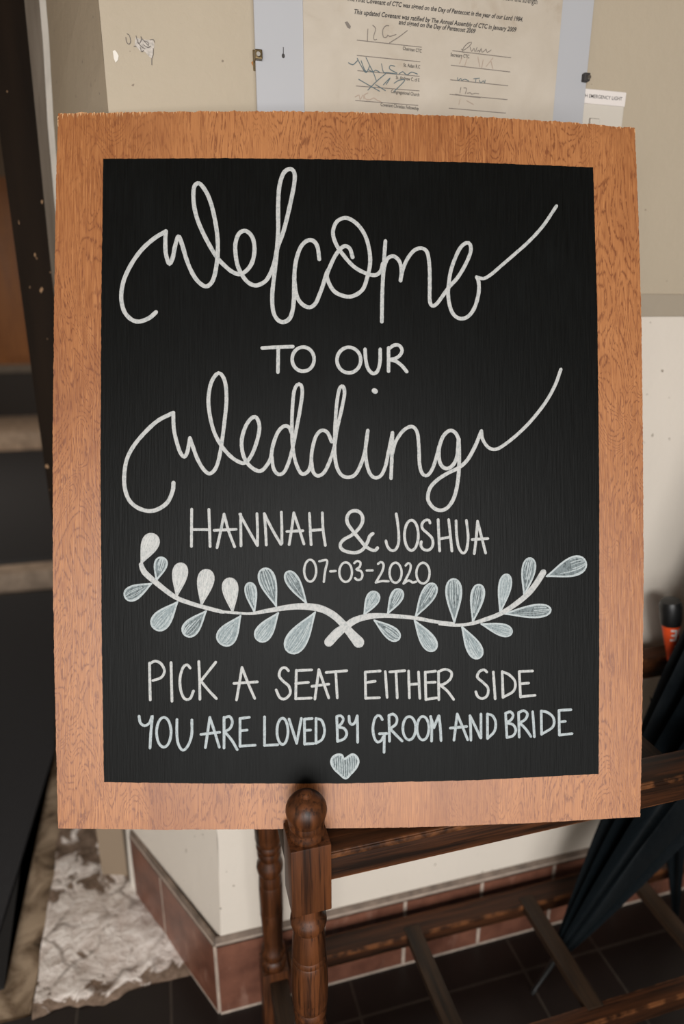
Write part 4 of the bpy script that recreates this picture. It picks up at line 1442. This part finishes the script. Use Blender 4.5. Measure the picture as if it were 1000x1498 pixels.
# torn pale splinters along the sawn top edge, thickest at the left corner
topline = [p for p in pts if p[1] > 0.735]
rs = random.Random(4)
for k in range(170):
    p = topline[rs.randrange(len(topline))]
    if k < 45:
        p = min(topline, key=lambda q: abs(q[0] - (-0.31 + 0.09 * rs.random())))
    L_, w_ = rs.uniform(0.0012, 0.0048) * (1.3 if k < 45 else 0.8), rs.uniform(0.0003, 0.0008)
    dx = rs.uniform(-0.0008, 0.0008)
    x_, y_ = p[0], p[1] + 0.0002
    tri = [bm.verts.new(q) for q in ((x_ - w_, y_, 0.0), (x_ + w_, y_, 0.0), (x_ + dx, y_ - L_, 0.0001), (x_, y_ - L_ * 0.2, 0.0004))]
    for q in ((0, 3, 2), (3, 1, 2), (0, 1, 3)):
        bm.faces.new([tri[i] for i in q]).material_index = 1
ply = finish('plywood_panel', bm, ['plywood', 'ply_edge'], sign)

# black painted rectangle, its edge slightly uneven
base = []
for i in range(len(BLACK)):
    a, b = t2(BLACK[i]), t2(BLACK[(i + 1) % len(BLACK)])
    k = max(2, int((b - a).length / 0.002))
    base += [a.lerp(b, j / k) for j in range(k)]
pts = [(p.x + 0.0004 * noise.noise((p.x * 200, p.y * 200, 1)), p.y + 0.0004 * noise.noise((p.x * 200, p.y * 200, 5))) for p in base]
bm = bmesh.new()
prism(bm, pts, 0.0, 0.0003)
board = finish('chalkboard_panel', bm, 'black', sign)
board['label'] = 'black painted rectangle'
Z0 = 0.0003

TXT = dict(welcome=('lettering', 'large looping script reading welcome'), to_our=('lettering', 'capitals reading TO OUR'), wedding=('lettering', 'large looping script reading wedding'),
           names=('lettering', 'line of capitals with an ampersand under the word wedding'), date=('lettering', 'date in numerals'), seat=('lettering', 'capitals reading PICK A SEAT EITHER SIDE'),
           loved=('lettering', 'capitals reading YOU ARE LOVED BY GROOM AND BRIDE'))
PEN['side'] = PEN['seat'][37:]
PEN['either'] = PEN['seat'][20:37]
PEN['seat'] = PEN['seat'][:20]
TXT['seat'] = ('lettering', 'capitals reading PICK A SEAT')
TXT['either'] = ('lettering', 'capitals reading EITHER')
TXT['side'] = ('lettering', 'capitals reading SIDE')
for key, strokes in PEN.items():
    bm = bmesh.new()
    for w, closed, P in strokes:
        path = smooth_path([t2(p) for p in P], bool(closed))
        ribbon(bm, path, w * 0.93e-4, bool(closed), Z0)
    nm, lb = TXT[key]
    finish(nm, bm, 'chalk_blue' if key == 'loved' else 'chalk', board)['label'] = lb


def leaf_shape(ax_, ay_, ex, ey, w):
    """teardrop from the stalk (a) to the round end (e)"""
    a, e = t2((ax_, ay_)), t2((ex, ey))
    d = e - a
    L = d.length
    d.normalize()
    s = Vector((-d.y, d.x))
    r = w * 1e-4 / 2
    n = 30
    out = []
    for i in range(n):
        th = 2 * PI * i / n
        t = (1 - math.cos(th)) / 2            # 0 at the stalk, 1 at the end
        wid = r * 1.30 * math.sin(th) * (math.sin(th / 2) ** 1.6) if True else 0
        out.append(a + d * (L * t) + s * wid)
    return out


def sprig(leaves, stem_, label):
    root_bm = bmesh.new()
    P = [(p[0], p[1]) for p in stem_]
    path = smooth_path([t2(p) for p in P], False, 0.003)
    # widths resampled along the path
    cum = [0.0]
    for a, b in zip(P, P[1:]):
        cum.append(cum[-1] + math.dist(a, b))
    acc, ws = 0.0, []
    for i, p in enumerate(path):
        if i:
            acc += (path[i] - path[i - 1]).length
        s = min(acc * 1e4 * cum[-1] / max(1e-9, cum[-1]), cum[-1])
        j = max(0, min(len(cum) - 2, next((k for k in range(len(cum) - 1) if s <= cum[k + 1]), len(cum) - 2)))
        t = (s - cum[j]) / max(1e-9, cum[j + 1] - cum[j])
        ws.append((stem_[j][2] * (1 - t) + stem_[j + 1][2] * t) * 1e-4)
    ribbon(root_bm, path, ws, False, Z0 + 0.0002, jitter=0.05)
    nf = len(root_bm.faces)
    for (a0, a1, e0, e1, w, k) in leaves:
        shp = leaf_shape(a0, a1, e0, e1, w)
        f0 = len(root_bm.faces)
        vv = [root_bm.verts.new((p.x, p.y, Z0 + 0.00015)) for p in shp]
        root_bm.faces.ensure_lookup_table()
        f = root_bm.faces.new(vv)
        f.material_index = (1, 2, 3)[k]
        before = set(root_bm.faces)
        # pen strokes inside the leaf, from the stalk out to the round end
        n_ = len(shp)
        half = n_ // 2
        rl = random.Random(int(a0 * 7 + a1))
        cnt = (7, 8, 6)[k]
        for q_ in range(cnt):
            u_ = (q_ + 0.5 + rl.uniform(-0.3, 0.3)) / cnt
            ia, ib = rl.choice((5, 6, 7, 9)), rl.choice((0, 0, 1, 2))
            line = [shp[n_ - i_ if i_ else 0].lerp(shp[i_], u_) for i_ in range(ia, half - ib)]
            ribbon(root_bm, smooth_path([(p.x, p.y) for p in line], False, 0.002), rl.uniform(0.0007, 0.0015), False, Z0 + 0.00005, jitter=0.5)
        for q in root_bm.faces:
            if q not in before:
                q.material_index = 0 if k == 0 else 5
        before = set(root_bm.faces)
        ribbon(root_bm, shp, 0.0021, True, Z0)
        for q in root_bm.faces:
            if q not in before:
                q.material_index = 0 if k == 0 else 4
    return finish('leaf_sprig', root_bm, ['chalk', 'pale', 'grey', 'streak', 'rim', 'brush'], board) and label


sprig(LEAVES[:14], STEM_LEFT, 'left')
sprig(LEAVES[14:], STEM_RIGHT, 'right')
sp_ = [o for o in board.children if o.name.startswith('leaf_sprig')]
sp_[0]['label'] = 'white leafy sprig curving to the left'
sp_[1]['label'] = 'grey white leafy sprig curving to the right'
bm = bmesh.new()
hp = smooth_path([t2(p) for p in HEART[:-1]], True, 0.001)
f = bm.faces.new([bm.verts.new((p.x, p.y, Z0 + 0.00015)) for p in hp])
f.material_index = 1
hx = [p.x for p in hp]
hm = sum(hx) / len(hx)
before = set(bm.faces)
for q_ in range(11):
    xq = min(hx) + (max(hx) - min(hx)) * (q_ + 0.8) / 12.0
    ys = [p.y for p in hp if abs(p.x - xq) < 0.0016]
    if ys:
        lo_, hi_ = min(ys) + 0.001, max(ys) - 0.0015
        ribbon(bm, smooth_path([(xq - 0.0006, hi_), (xq, (lo_ + hi_) / 2), (xq + (hm - xq) * 0.06, lo_)], False, 0.001), 0.0011, False, Z0 + 0.00005, jitter=0.5)
for q in bm.faces:
    if q not in before:
        q.material_index = 2
f.material_index = 1
ribbon(bm, hp, 0.0026, True, Z0)
finish('heart', bm, ['rim', 'streak', 'brush'], board)['label'] = 'small shaded heart'
